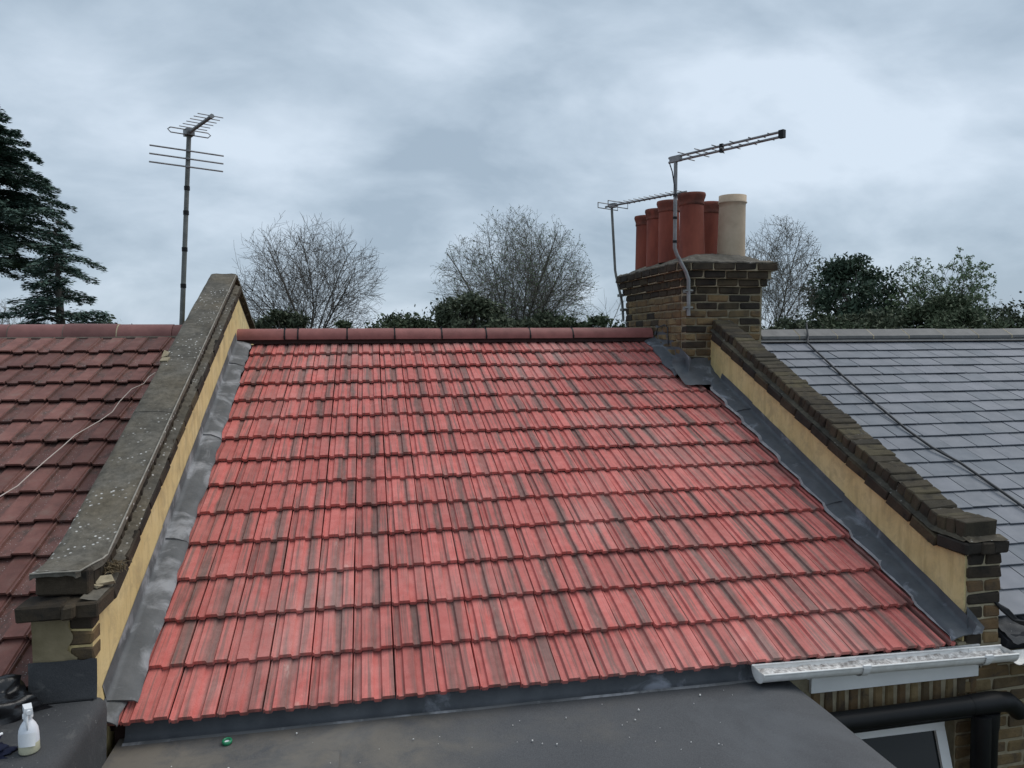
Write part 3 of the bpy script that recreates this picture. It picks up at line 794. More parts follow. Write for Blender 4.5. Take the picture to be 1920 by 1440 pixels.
# bricks on edge under the coping
P1 = path_pts(PH - 0.068, -1.018, -4.155)
for y, z, an, s_ in along(P1, 0.0765):
    xm = (LF(y) + LB(y)) / 2 - 0.004
    brick(lp, (xm, y, z), (0.212, 0.062, 0.105), SOOTBRICK, an, 0.012)
# corbel course sailing out under them
P2 = path_pts(PH - 0.150, -1.118, -4.235)
for y, z, an, s_ in along(P2, 0.228):
    brick(lp, (LF(y) - 0.03, y, z), (0.150, 0.216, 0.064), SOOTBRICK, an, 0.008)
brick(lp, (-1.245, -4.165, -1.112), (0.150, 0.18, 0.064), SOOTBRICK, 0, 0.01, radians(90))
brick(lp, (-1.135, -4.175, -1.112), (0.055, 0.17, 0.060), SOOTBRICK, 0, 0.01)
# rough mortar on top of the corbel
b = MB()
P2b = path_pts(PH - 0.118, -1.083, -4.23)
pp = [(y, z) for y, z, an, s_ in along(P2b, 0.05)]
b.grid(4, len(pp) - 1, lambda u, v: Vector((LF(pp[round(v * (len(pp) - 1))][0]) - 0.03 + 0.068 * u, pp[round(v * (len(pp) - 1))][0], pp[round(v * (len(pp) - 1))][1] + 0.014 * (1 - u) + 0.008 * noise.noise((u * 3, v * 60, 1)))))
b.build('mortar_fillet', COPING, lp)
# coping slab of weathered mortar, in lengths
P3 = path_pts(PH - 0.006, -0.955, -4.175)
def coping(p_, y0, y1, nm, rear=False):
    b_ = MB(); n_ = max(4, int(abs(y1 - y0) / 0.05))
    def zt(y):
        zf = p_[0][1]; z = y * math.tan(A) + p_[2][1]
        if y > 0: z = p_[2][1] - y * math.tan(A)
        k_ = 0.02
        return zf + math.log1p(math.exp(min(50, (z - zf) / k_))) * k_ if z - zf < 1 else z
    def q(u, v):
        y = y0 + (y1 - y0) * v
        xa, xb = LB(y) - 0.006, LF(y) + 0.008
        if y < -4.02: xb -= 0.06 * ((-4.02 - y) / 0.155) ** 1.3
        ed = 0.012 * (max(0, abs(u - 0.5) - 0.44) / 0.06)
        return Vector((xa + (xb - xa) * u + (0.006 * noise.noise((y * 6, u, 1)) if u in (0, 1) else 0), y, zt(y) - ed + 0.007 * noise.noise((u * 3, y * 4, 6))))
    us = [0, 0.04, 0.2, 0.4, 0.6, 0.8, 0.96, 1.0]
    top_ = [q(u, j / n_) for j in range(n_ + 1) for u in us]; k_ = len(us)
    b_.add(top_, [(j * k_ + i, j * k_ + i + 1, (j + 1) * k_ + i + 1, (j + 1) * k_ + i) for j in range(n_) for i in range(k_ - 1)], True)
    dn = Vector((0, 0, -0.024))
    for i in (0, k_ - 1):
        e_ = [top_[j * k_ + i] for j in range(n_ + 1)]
        b_.add(e_ + [p + dn for p in e_], [(j, j + 1, n_ + 2 + j, n_ + 1 + j) for j in range(n_)])
    for j in (0, n_):
        e_ = [top_[j * k_ + i] for i in range(k_)]
        b_.add(e_ + [p + dn for p in e_], [(i, i + 1, k_ + 1 + i, k_ + i) for i in range(k_ - 1)])
    return recalc(b_.build(nm, COPING, lp))
for y0, y1 in ((-4.175, -2.66), (-2.652, -1.86), (-1.855, -0.02), (-0.015, 3.0)):
    coping(P3, y0, y1, 'coping')
# pale lip of mortar along the edge of the coping
b = MB()
pp = []
for y, z, an, s_ in along(path_pts(PH + 0.0005, -0.951, -4.165), 0.06):
    xx = LF(y) + 0.006 - (0.06 * ((-4.02 - y) / 0.155) ** 1.3 if y < -4.02 else 0)
    pp.append((xx, y, z - 0.006))
b.tube([(-1.30, -4.176, -0.962), (-1.22, -4.178, -0.960), (pp[0][0], -4.176, -0.961)] + pp[1:], 0.0042, 5)
b.build('coping_lip', simple('pale_lip_mortar', (0.20, 0.185, 0.155), (0.40, 0.375, 0.33), 20, 0.9, 0.1, 0.4), lp)
# pier face at the foot: patched render, the brick showing where it has come away
PIERR = simple('patched_render', (0.16, 0.13, 0.075), (0.31, 0.255, 0.16), 5, 0.9, 0.1, 0.5, 40, 0.0)
b = MB(); b.grid(14, 12, lambda u, v: Vector((-1.302 + (0.150 + 0.05 * noise.noise((v * 4, 1, 1))) * u, -4.180 + 0.004 * noise.noise((u * 5, v * 5, 0)), -1.165 - 0.20 * v)))
b.build('patched_render', PIERR, lp)
for c in range(3):
    zc = -1.185 - 0.068 * c
    for xx, w_ in ((-1.250, 0.10), (-1.130, 0.12)) if c % 2 else ((-1.235, 0.13), (-1.115, 0.09)):
        brick(lp, (xx, -4.125, zc), (w_, 0.10, 0.06), STOCK if c else SOOTBRICK)
# odds and ends on the ledge
t = thing('slate_scrap', (-1.06, -4.0, -1.06), 'pale broken scrap lying on the ledge at the foot of the left parapet', 'scrap')
b = MB(); b.box((-1.065, -4.03, -1.052), (0.075, 0.05, 0.014), (RZ(0.5) @ RX(0.35)).to_3x3(), 0.006, R); b.box((-1.085, -4.07, -1.060), (0.03, 0.045, 0.010), (RZ(1.2) @ RX(0.2)).to_3x3(), 0.004, R)
b.build('flake', MORTAR, t)
t = MB(); rr = random.Random(8)
for _ in range(150):
    p = Vector((-1.052 + rr.gauss(0, 0.018), -3.93 + rr.gauss(0, 0.030), -1.036 + abs(rr.gauss(0, 0.014)))); d = Vector((rr.gauss(0, 1), rr.gauss(0, 1), rr.gauss(0, 0.6))).normalized() * rr.uniform(0.008, 0.022)
    t.tube([p - d, p + Vector((0, 0, 0.004)), p + d], 0.0018, 3, False)
tag(t.build('moss_clump', MOSS), 'dry brown clump of moss on the ledge of the left parapet', 'moss')
t = MB(); t.box((-1.335, -1.83, -0.105), (0.03, 0.10, 0.04), RX(A).to_3x3(), 0.012, R); t.box((-1.318, -1.91, -0.140), (0.04, 0.07, 0.035), RX(A).to_3x3(), 0.01, R)
tag(t.build('mortar_lump', MORTAR), 'pale broken lump of mortar on the left edge of the grey coping', 'mortar')

# ------------------------------------------------------------------ left house, old maroon tiles
lh = thing('terraced_house', (-3.6, 0, -7), 'left neighbouring house with old dark maroon roof tiles', 'house', 'terraced houses')
LH = 0.150
b = slab(-6.6, -1.30, -0.04, 4.45, LH - 0.14, LH - 0.072)
b.prism([(0, 0.10), (4.1, -1.56), (4.1, -1.66), (0, 0.0)], lambda y, z: (-6.6, y, z), lambda y, z: (-1.30, y, z))
lroof = recalc(b.build('roof', DECK, lh))
LG, LC = 0.3126, 0.1965
rest = []
for k in range(0, 13):
    s_n = 0.585 + LG * k
    for i in range(0, 26):
        x_ = -1.515 - LC * i + 0.022
        p = rp_(x_, s_n, LH)
        # keep to what the picture can see, with a margin
        if x_ < -3.9 + 0.31 * max(0, s_n - 0.4):
            if x_ > -6.6: rest.append(T(*rp_(x_, s_n, LH)) @ RX(A - PITCH_T) @ RZ(R.gauss(0, .005)))
            continue
        p = rp_(x_ + R.uniform(-.002, .002), s_n + R.gauss(0, .0025) + 0.006 * noise.noise((i * .4, k * .8, 9)), LH + R.gauss(0, .002) + 0.006 * noise.noise((i * .4, k * .5, 3)))
        link('tile', OLD_MESH, lroof, T(*p) @ RX(A - PITCH_T + R.gauss(0, .006)) @ RZ(R.gauss(0, .005)) @ RY(R.gauss(0, .006)))
join_copies('tiles_beyond_frame', OLD_MESH, rest, lroof)
LR = [-6.7, -6.25, -5.8, -5.35, -4.9, -4.45, -4.0, -3.55, -3.10, -2.645, -2.191, -1.71]
for x0, x1 in zip(LR, LR[1:]):
    half_round(x0 + 0.004, x1 - 0.004, 0.128 + R.uniform(-.002, .002), 0.030 + R.uniform(-.005, .004), 0.018, tilt=R.uniform(-.008, .008)).build('ridge_tile', OLDRIDGE, lroof)
for x_ in LR[1:-1]:
    half_round(x_ - 0.006, x_ + 0.006, 0.127, 0.029, 0.03).build('ridge_joint', SOOTMORTAR if x_ != -2.191 else MORTAR, lroof)
half_round(-1.71, -1.40, 0.122, 0.026, 0.02).build('ridge_tile', OLDRIDGE, lroof)
b = MB(); b.grid(60, 1, lambda u, v: Vector((-5 + 3.7 * u, -0.118 - 0.05 * v, 0.045 - 0.04 * v + 0.008 * noise.noise((u * 60, v, 1))))); b.build('ridge_mortar', SOOTMORTAR, lroof)
b = MB(); b.box((-4.0, 0.03, -4.4), (5.3, 7.6, 5.2)); b.build('brickwork', WALLBRICK, lh)
# cable across it
cp = [(-1.600, 1.13), (-1.625, 1.22), (-1.640, 1.33), (-1.70, 1.43), (-1.725, 1.65), (-1.736, 1.80), (-1.78, 1.95), (-1.87, 2.15), (-1.905, 2.28), (-1.94, 2.46), (-1.967, 2.62), (-2.0, 2.75), (-2.05, 2.87), (-2.13, 3.05), (-2.3, 3.3)]
b = MB(); b.tube([rp_(x_, s_, 0.178 + 0.006 * sin(k * 2.1)) for k, (x_, s_) in enumerate(cp)], 0.0036, 6)
tag(b.build('cable', CABLE_PALE), 'thin pale cable trailing down the old maroon tiles', 'cable')

# ------------------------------------------------------------------ right parapet
rpw = thing('parapet_wall', (3.46, -2.4, -7), 'right parapet with yellow render and a brick on edge coping', 'wall', 'parapet walls between the roofs')
RB = lambda y: RF(y) + 0.200
ch_ = 0.335
zt_ = lambda y, h: y * math.tan(A) + h / CA
poly = [(-4.045, -2.0), (-4.045, -1.215), (-3.76, -1.215), (-3.62, zt_(-3.62, ch_ - 0.02)), (-3.3, zt_(-3.3, ch_)), (CY0 + 0.02, zt_(CY0, ch_)), (CY0 + 0.02, -2.0)]
b = MB(); b.prism(poly, lambda y, z: (RF(y), y, z), lambda y, z: (RB(y) - 0.01, y, z)); recalc(b.build('rendered_face', RENDER, rpw))
# bricks on edge across the top
Q1 = path_pts(0.475 - 0.048, -1.075, -4.045)
def cut(path, y1):
    (a, b_), (c, d), (e_, f_) = path
    t = (y1 - c) / (e_ - c); return [(a, b_), (c, d), (y1, d + (f_ - d) * t)]
for y, z, an, s_ in along(cut(Q1, CY0), 0.0745):
    brick(rpw, ((RF(y) + RB(y)) / 2 + R.uniform(-.006, .006), y, z + R.uniform(-.005, .005)), (0.207 + R.choice((-.008, 0, .006)), 0.0705, 0.098), MOSSBRICK, an + R.uniform(-.02, .02), 0.025)
# mortar between and below them
b = MB()
Qm = [(y, z) for y, z, an, s_ in along(cut(path_pts(0.475 - 0.012, -1.036, -4.04), CY0), 0.03)]
b.grid(5, len(Qm) - 1, lambda u, v: Vector((RF(0) - 0.05 + 0.008 + 0.186 * u + (Qm[round(v * (len(Qm) - 1))][0] * 0.0125 + 0.05), Qm[round(v * (len(Qm) - 1))][0], Qm[round(v * (len(Qm) - 1))][1] + 0.004 + 0.011 * noise.noise((u * 4, v * 90, 3)))))
Qn = [(y, z) for y, z, an, s_ in along(cut(path_pts(0.475 - 0.09, -1.118, -4.04), CY0), 0.03)]
for xs in (lambda y: RF(y) + 0.008, lambda y: RB(y) - 0.006):
    n_ = min(len(Qm), len(Qn))
    vv = [Vector((xs(Qm[i][0]), Qm[i][0], Qm[i][1] - 0.004)) for i in range(n_)] + [Vector((xs(Qn[i][0]), Qn[i][0], Qn[i][1] - 0.03)) for i in range(n_)]
    b.add(vv, [(i, i + 1, n_ + i + 1, n_ + i) for i in range(n_ - 1)])
b.build('mortar_bed', COPING_DARK, rpw)
# corbel course both sides, and its mortar fillet
Q2 = cut(path_pts(0.350, -1.163, -4.10), CY0)
for y, z, an, s_ in along(Q2, 0.228):
    brick(rpw, (RF(y) + 0.012, y, z), (0.105, 0.217, 0.068), SOOTBRICK, an, 0.008)
    brick(rpw, (RB(y) - 0.012, y, z), (0.105, 0.217, 0.068), SOOTBRICK, an, 0.008)
brick(rpw, (RF(-4) + 0.10, -4.06, -1.163), (0.085, 0.085, 0.066), SOOTBRICK)
b = MB()
Qf = [(y, z) for y, z, an, s_ in along(cut(path_pts(0.388, -1.124, -4.09), CY0), 0.04)]
b.grid(4, len(Qf) - 1, lambda u, v: Vector((RF(Qf[round(v * (len(Qf) - 1))][0]) - 0.034 + 0.05 * u, Qf[round(v * (len(Qf) - 1))][0], Qf[round(v * (len(Qf) - 1))][1] + 0.022 * u + 0.006 * noise.noise((u * 3, v * 70, 6)))))
b.grid(6, 3, lambda u, v: Vector((RF(-4.1) - 0.02 + 0.25 * u, -4.095 + 0.06 * v, -1.124 + 0.018 * v + 0.006 * noise.noise((u * 9, v * 3, 6)))))
b.build('mortar_fillet', COPING_DARK, rpw)
# pier at its foot
b = MB(); b.box((3.452, -3.98, -1.50), (0.212, 0.14, 0.60)); pier_core = b.build('pier', MORTAR, rpw)
for c in range(9):
    zc = -1.235 - 0.0755 * c
    for xx, w_ in (((3.452, 0.214),) if c % 2 else ((3.397, 0.102), (3.508, 0.100))):
        brick(pier_core, (xx, -4.012, zc), (w_, 0.10, 0.063), SOOTBRICK if c < 2 else (STOCK if R.random() < 0.45 else SOOTBRICK))
b = MB(); b.grid(6, 6, lambda u, v: Vector((RF(-4.05) - 0.012 + 0.12 * u * (1 - 0.2 * v), -4.080 - 0.01 * v + 0.008 * noise.noise((u * 5, v * 5, 1)), -1.485 - 0.16 * v - 0.13 * u * (1 - v)))); b.build('lead_wrap', LEAD_DARK, rpw)

# ------------------------------------------------------------------ right house, slates
rh = thing('terraced_house', (6.5, 0, -7), 'right neighbouring house with blue grey slate roof', 'house', 'terraced houses')
b = slab(3.575, 10.5, -0.04, 4.44, -0.10, -0.035)
b.prism([(0, -0.02), (4.1, -1.68), (4.1, -1.78), (0, -0.12)], lambda y, z: (3.575, y, z), lambda y, z: (10.5, y, z))
rroof = recalc(b.build('roof', DECKGREY, rh))
SG, SWD = 0.2045, 0.2445
b = MB(); b.box((SWD / 2, 0.225, -0.0035), (SWD - 0.007, 0.45, 0.007)); SL = b.mesh('slate', SLATE)
rest = []
for k in range(0, 20):
    s_n = 0.400 + SG * k
    for i in range(-1, 28):
        x_ = 3.60 + SWD * i + (SWD / 2 if k % 2 else 0.0)
        if x_ + SWD > 8.1 - 0.98 * max(0, s_n - 0.2) + 0.5 or x_ + SWD < 3.63:
            if 3.63 < x_ + SWD < 10.5: rest.append(T(*rp_(x_, s_n, 0.002)) @ RX(A - math.atan(0.015 / SG)) @ RZ(R.gauss(0, .003)))
            continue
        p = rp_(x_ + R.gauss(0, .002), s_n + R.gauss(0, .002) + 0.004 * noise.noise((i * .4, k * .8, 19)), 0.002 + R.gauss(0, .001))
        link('slate', SL, rroof, T(*p) @ RX(A - math.atan(0.015 / SG) + R.gauss(0, .0025)) @ RZ(R.gauss(0, .003)) @ RY(R.gauss(0, .004)))
join_copies('slates_beyond_frame', SL, rest, rroof)
GRJ = [4.30, 4.752, 5.214, 5.665, 6.118, 6.567, 7.032, 7.485, 7.94, 8.4, 8.85, 9.3, 9.75, 10.2]
for x0, x1 in zip(GRJ, GRJ[1:]):
    b = MB(); q = R.uniform(-.003, .003)
    pr = [(-0.150, -0.028 + q), (-0.150, 0.004 + q), (-0.02, 0.080 + q), (0.02, 0.080 + q), (0.150, 0.004 + q), (0.150, -0.028 + q), (0.135, -0.028 + q), (0.135, -0.004 + q), (0, 0.066 + q), (-0.135, -0.004 + q), (-0.135, -0.028 + q)]
    b.prism(pr, lambda y, z: (x0 + 0.005, y, z), lambda y, z: (x1 - 0.005, y, z)); recalc(b.build('ridge_tile', GREYRIDGE, rroof))
    b = MB(); b.prism([(-0.153, -0.030), (-0.153, 0.0035), (-0.02, 0.0795), (0.02, 0.0795), (0.145, 0.0), (0.0, 0.03), (-0.13, -0.03)], lambda y, z: (x1 - 0.006, y, z), lambda y, z: (x1 + 0.006, y, z))
    recalc(b.build('ridge_joint', MORTAR, rroof))
b = MB(); b.grid(40, 1, lambda u, v: Vector((4.0 + 5 * u, -0.135 - 0.03 * v, -0.03 - 0.028 * v))); b.build('ridge_mortar', GREYRIDGE, rroof)
b = MB(); b.box((7.1, 0.03, -4.4), (7.0, 7.6, 5.1)); b.build('brickwork', WALLBRICK, rh)
# its gutter and the lead bunched at the corner
b = MB()
for r_ in (0.056, 0.052):
    b.grid(20, 10, lambda u, v, r_=r_: Vector((3.57 + 4 * u, -4.17 - r_ * cos(pi + pi * v) * -1, -1.745 + r_ * sin(pi + pi * v))))
b.tube([(3.57, -4.226, -1.745), (7.57, -4.226, -1.745)], 0.006, 6)
b.build('gutter', GUTTERWHITE, rh)
b = MB(); b.grid(10, 10, lambda u, v: Vector((3.585 + 0.30 * u + 0.03 * noise.noise((u * 4, v * 4, 2)), -3.93 - 0.20 * v, -1.60 - 0.095 * v + 0.030 * noise.noise((u * 5, v * 5, 7)) - 0.03 * u)))
b.build('lead_flashing', FELT_BLACK, rh)
b = MB()
for k in range(5):
    b.tube([(3.50 + 0.012 * k, -4.04, -1.45 - 0.012 * k), (3.56 + 0.01 * k, -4.07, -1.53), (3.62 + 0.012 * k, -4.09, -1.585 - 0.006 * k), (3.80, -4.10, -1.62 - 0.008 * k)], 0.007, 6)
b.build('cable_bundle', BLACKPL, rh)
# cable on the slates
cp = [(4.90, -0.02, 0.15), (4.84, 0.16, 0.06), (4.806, 0.22, 0.02), (4.775, 0.42, 0.018), (4.746, 0.65, 0.018), (4.70, 0.97, 0.018), (4.667, 1.29, 0.018), (4.63, 1.75, 0.018), (4.60, 2.16, 0.018), (4.61, 2.47, 0.018), (4.675, 2.71, 0.018), (4.69, 3.0, 0.018), (4.70, 3.31, 0.018), (4.72, 3.8, 0.018), (4.73, 4.4, 0.018)]
b = MB(); b.tube([rp_(*q) for q in cp], 0.0105, 7)
tag(b.build('cable', CABLE_DARK), 'thick dark cable running down the grey slates', 'cable')

# ------------------------------------------------------------------ chimney stack
ck = thing('chimney_stack', (3.5, 0, -0.5), 'yellow brick chimney stack with sooty corbelled top on the right', 'chimney')
b = MB(); b.box(((CX0 + CX1) / 2, (CY0 + CY1) / 2, -0.42), (CX1 - CX0 - 0.012, CY1 - CY0 - 0.012, 1.82)); ccore = b.build('core', simple('chimney_mortar', (0.19, 0.162, 0.112), (0.33, 0.285, 0.20), 22, 0.92, 0.1, 0.5), ck)
CZT = 0.49
for c in range(12):
    zc = CZT - 0.0375 - 0.075 * c
    off = c % 2
    mt = SOOTBRICK if c < 1 else STOCK
    # front
    xx = CX0
    ws = [0.215, 0.215, 0.215, 0.1025] if off else [0.1025, 0.215, 0.215, 0.215]
    for w_ in ws:
        brick(ccore, (xx + w_ / 2, CY0 + 0.043, zc), (w_, 0.098, 0.062), SOOTBRICK if R.random() < 0.30 else mt, 0, 0.014); xx += w_ + 0.0125
    # left face
    yy = CY0 + (0.112 if off else 0.226)
    if not off: brick(ccore, (CX0 + 0.043, CY0 + 0.16, zc), (0.098, 0.105, 0.062), mt)
    while yy < CY1 - 0.05:
        w_ = min(0.215, CY1 - yy)
        if w_ > 0.03: brick(ccore, (CX0 + 0.043, yy + w_ / 2, zc), (0.098, w_, 0.062), SOOTBRICK if R.random() < 0.15 else mt)
        yy += w_ + 0.0125
# corbel courses
for c in range(3):
    o_ = 0.033 * (c + 1); zc = CZT + 0.0375 + 0.075 * c
    b = MB(); b.box(((CX0 + CX1) / 2, (CY0 + CY1) / 2, zc), (CX1 - CX0 + 2 * o_ - 0.02, CY1 - CY0 + 2 * o_ - 0.02, 0.075)); cb_ = b.build('corbel', MORTAR, ck)
    xx = CX0 - o_; n_ = 0
    while xx < CX1 + o_ - 0.04:
        w_ = min(0.215 if (n_ or c % 2) else 0.105, CX1 + o_ - xx)
        brick(cb_, (xx + w_ / 2, CY0 - o_ + 0.048, zc), (w_, 0.10, 0.066), SOOTBRICK, 0, 0.01); xx += w_ + 0.012; n_ += 1
    yy = CY0 - o_ + 0.115 + (0.11 if c % 2 else 0)
    if c % 2: brick(cb_, (CX0 - o_ + 0.048, CY0 - o_ + 0.16, zc), (0.10, 0.10, 0.066), SOOTBRICK, 0, 0.01)
    while yy < CY1 + o_ - 0.04:
        w_ = min(0.215, CY1 + o_ - yy); brick(cb_, (CX0 - o_ + 0.048, yy + w_ / 2, zc), (0.10, w_, 0.066), SOOTBRICK, 0, 0.01); yy += w_ + 0.012
# mortar capping and flaunching
b = MB()
def cap(u, v, o0, z0):
    return Vector((CX0 - o0 + (CX1 - CX0 + 2 * o0) * u, CY0 - o0 + (CY1 - CY0 + 2 * o0) * v, z0))
NU, NV = 22, 36
def fl(u, v):
    d = min(u * (CX1 - CX0 + 0.2), (1 - u) * (CX1 - CX0 + 0.2), v * (CY1 - CY0 + 0.2), (1 - v) * (CY1 - CY0 + 0.2))
    z = 0.722 + 0.02 * min(1, d / 0.03) + 0.115 * (1 - math.exp(-max(0, d - 0.09) / 0.16)) + 0.010 * noise.noise((u * 9, v * 14, 1)) + 0.006 * noise.noise((u * 30, v * 40, 2))
    p = cap(u, v, 0.10 + (0.010 * noise.noise((u * 12, v * 20, 5)) if d < 1e-4 else 0), z)
    return p
b.grid(NU, NV, fl, True)
ed = [fl(i / NU, 0) for i in range(NU + 1)] + [fl(1, j / NV) for j in range(1, NV + 1)] + [fl(1 - i / NU, 1) for i in range(1, NU + 1)] + [fl(0, 1 - j / NV) for j in range(1, NV)]
n_ = len(ed); b.add(ed + [p + Vector((0, 0, -0.012)) for p in ed], [(i, (i + 1) % n_, n_ + (i + 1) % n_, n_ + i) for i in range(n_)])
b.build('flaunching', COPING, ck)

def pot(x_, y_, z0, z1, r, mat, label, rim_k=1.16):
    t = thing('chimney_pot', (x_, y_, z0), label, 'chimney pot', 'chimney pots on the stack')
    h = z1 - z0
    lean = RX(R.gauss(0, .012)) @ RY(R.gauss(0, .012))
    b_ = MB()
    b_.lathe([(r * 1.02, -0.06), (r * 1.02, 0.0), (r * 0.99, h * 0.3), (r * 0.965, h * 0.70), (r * 0.955, h * 0.80)], 28)
    b_.build('barrel', mat, t, T(x_, y_, z0) @ lean)
    b_ = MB()
    if rim_k > 1.1:
        pr = [(r * 0.955, h * 0.795), (r * 1.01, h * 0.805), (r * 1.03, h * 0.825), (r * 1.0, h * 0.845), (r * 1.02, h * 0.88), (r * rim_k * 0.97, h * 0.935), (r * rim_k, h * 0.965), (r * rim_k * 0.97, h), (r * 0.90, h), (r * 0.84, h * 0.95), (r * 0.82, h * 0.5)]
    else:
        pr = [(r * 0.955, h * 0.795), (r * 0.965, h * 0.86), (r * 1.05, h * 0.872), (r * 1.05, h * 0.885), (r * 1.0, h * 0.895), (r * 1.0, h), (r * 0.90, h), (r * 0.88, h * 0.5)]
    b_.lathe(pr, 28); b_.build('rim', TERRASOOT if mat is TERRA else mat, t, T(x_, y_, z0) @ lean)
    b_ = MB(); b_.lathe([(r * 0.85, h * 0.55), (0.001, h * 0.55)], 20); b_.build('flue', SOOT, t, T(x_, y_, z0) @ lean)
    return t
POTZ = 0.845
pot(3.310, -0.52, POTZ, 1.430, 0.122, TERRA, 'largest and nearest bright orange red chimney pot, beside the buff one')
pot(3.240, -0.10, POTZ, 1.430, 0.112, TERRA, 'red chimney pot partly behind the aerial mast, next behind the nearest red pot')
pot(3.270, 0.32, POTZ, 1.415, 0.112, TERRA, 'red chimney pot second from the far end of the row')
pot(3.290, 0.72, POTZ, 1.405, 0.112, TERRA, 'red chimney pot at the far left end of the row')
pot(3.742, -0.50, POTZ, 1.425, 0.136, BUFF, 'pale buff chimney pot with a straight rim', 1.0)
pot(3.735, 0.00, POTZ, 1.445, 0.118, TERRA, 'red chimney pot half hidden behind the buff one')

# ------------------------------------------------------------------ television aerials
BD = Vector((0.48, -0.877, 0)).normalized(); BP = Vector((0.877, 0.48, 0)).normalized(); UZ = Vector((0, 0, 1))
# left aerial on the maroon roof
t = thing('tv_aerial', (-1.674, 0.1, 0.10), 'tall aerial on a long pole beside the left parapet', 'aerial', 'television aerials')
m0, m1 = Vector((-1.678, 0.1, 0.02)), Vector((-1.548, 0.1, 1.955))
b = MB(); b.tube([m0, m0.lerp(m1, 0.5), m1], [0.024, 0.022, 0.021], 10); b.build('mast', RUSTSTEEL, t)
for k in (0.26, 0.44, 0.62, 0.74):
    p = m0.lerp(m1, k); b = MB(); b.tube([p - UZ * 0.02, p + UZ * 0.02], 0.027, 8); b.build('cable_clip', BLACKPL, t)
top = m1 + Vector((0.0, 0, 0.02))
b = MB(); b.tube([top - BD * 0.10, top + BD * 0.66], 0.016, 8); b.tube([top + BD * 0.64, top + BD * 0.68], 0.022, 6); b.build('boom', STEEL, t)
for k in range(6):
    c = top + BD * (0.14 + 0.100 * k) + UZ * 0.012; l_ = 0.125 - 0.003 * k
    b = MB(); b.tube([c - BP * l_, c + BP * l_], 0.0045, 5); b.build('element', STEEL, t)
b = MB(); c = top + BD * 0.02
b.tube([c - BP * 0.17 + UZ * 0.02, c + BP * 0.17 + UZ * 0.02, c + BP * 0.195, c + BP * 0.17 - UZ * 0.025, c - BP * 0.17 - UZ * 0.025, c - BP * 0.195, c - BP * 0.17 + UZ * 0.02], 0.006, 5); b.build('dipole_loop', STEEL, t)
b = MB(); b.box(top + BD * 0.0 + UZ * 0.0, (0.11, 0.075, 0.06), RZ(atan2(BD.y, BD.x)).to_3x3()); b.build('junction_box', STEEL, t)
for k in range(3):
    c = Vector((m0.lerp(m1, (1.80 - 0.075 * k) / 1.955).x, 0.075, 1.80 - 0.075 * k))
    b = MB(); b.tube([c - BP * 0.335, c + BP * 0.335], 0.0075, 6); b.box(c, (0.03, 0.03, 0.018)); b.build('reflector_rod', STEEL, t)
# near right aerial on the chimney corner
t = thing('tv_aerial', (3.09, -0.90, 0.2), 'long twin boom aerial on a cranked mast at the chimney corner', 'aerial', 'television aerials')
pm = [Vector((3.092, -0.93, 0.205)), Vector((3.088, -0.93, 0.545)), Vector((3.06, -0.93, 0.62)), Vector((2.97, -0.93, 0.775)), Vector((2.946, -0.93, 0.84)), Vector((2.949, -0.93, 1.655))]
b = MB(); b.tube(pm, 0.0175, 10); b.build('mast', STEEL, t)
for z_ in (0.28, 0.44):
    b = MB(); b.box((3.10, -0.885, z_), (0.05, 0.10, 0.03)); b.tube([(3.05, -0.935, z_), (3.13, -0.935, z_)], 0.012, 6); b.build('wall_bracket', RUSTSTEEL, t)
for z_ in (0.90, 1.12, 1.33):
    b = MB(); b.tube([(2.947, -0.93, z_ - 0.012), (2.947, -0.93, z_ + 0.012)], 0.022, 8); b.build('cable_clip', BLACKPL, t)
top = Vector((2.949, -0.93, 1.665))
b = MB()
for o_ in (0.020, -0.020): b.tube([top - BD * 0.08 + UZ * o_, top + BD * 1.08 + UZ * o_], 0.011, 7)
b.box(top + BD * 0.0, (0.12, 0.04, 0.055), RZ(atan2(BD.y, BD.x)).to_3x3())
b.build('boom', STEEL, t)
b = MB(); b.box(top + BD * 1.08, (0.045, 0.04, 0.065), RZ(atan2(BD.y, BD.x)).to_3x3()); b.build('end_cap', BLACKPL, t)
b = MB(); b.box(top + BD * 0.50, (0.03, 0.03, 0.075), RZ(atan2(BD.y, BD.x)).to_3x3()); b.build('boom_spacer', BLACKPL, t)
for k in range(11):
    c = top + BD * (0.12 + 0.086 * k); l_ = 0.125 - 0.0075 * k
    b = MB(); b.tube([c + UZ * 0.020, c + UZ * 0.020 + BP * l_ * (1 if k % 2 else -1)], 0.005, 5); b.tube([c - UZ * 0.020, c - UZ * 0.020 - BP * l_ * (1 if k % 2 else -1)], 0.005, 5); b.build('element', STEEL, t)
b = MB(); b.tube([top - BD * 0.07 - UZ * 0.03, Vector((2.925, -0.91, 1.55)), Vector((2.935, -0.95, 1.38)), Vector((2.947, -0.95, 1.30))], 0.006, 5); b.build('cable', CABLE_DARK, t)
# far right aerial behind
t = thing('tv_aerial', (3.097, 0.9, 0.2), 'thinner aerial on the far corner of the chimney with spiky boom', 'aerial', 'television aerials')
b = MB(); b.tube([(3.10, 0.93, 0.20), (3.085, 0.93, 0.42), (3.01, 0.93, 0.72), (2.995, 0.93, 0.80), (2.950, 0.93, 1.545)], 0.016, 8); b.build('mast', RUSTSTEEL, t)
b = MB(); b.box((3.09, 0.90, 0.33), (0.05, 0.10, 0.03)); b.box((3.055, 0.90, 0.50), (0.05, 0.10, 0.03)); b.build('wall_bracket', RUSTSTEEL, t)
top = Vector((2.950, 0.93, 1.555))
b = MB(); b.tube([top - BD * 0.10, top + BD * 1.08], 0.012, 7); b.build('boom', STEEL, t)
for k in range(12):
    c = top + BD * (0.20 + 0.075 * k) + UZ * 0.008
    b = MB(); b.tube([c - BP * 0.10, c + BP * 0.10], 0.005, 5); b.build('element', STEEL, t)
b = MB()
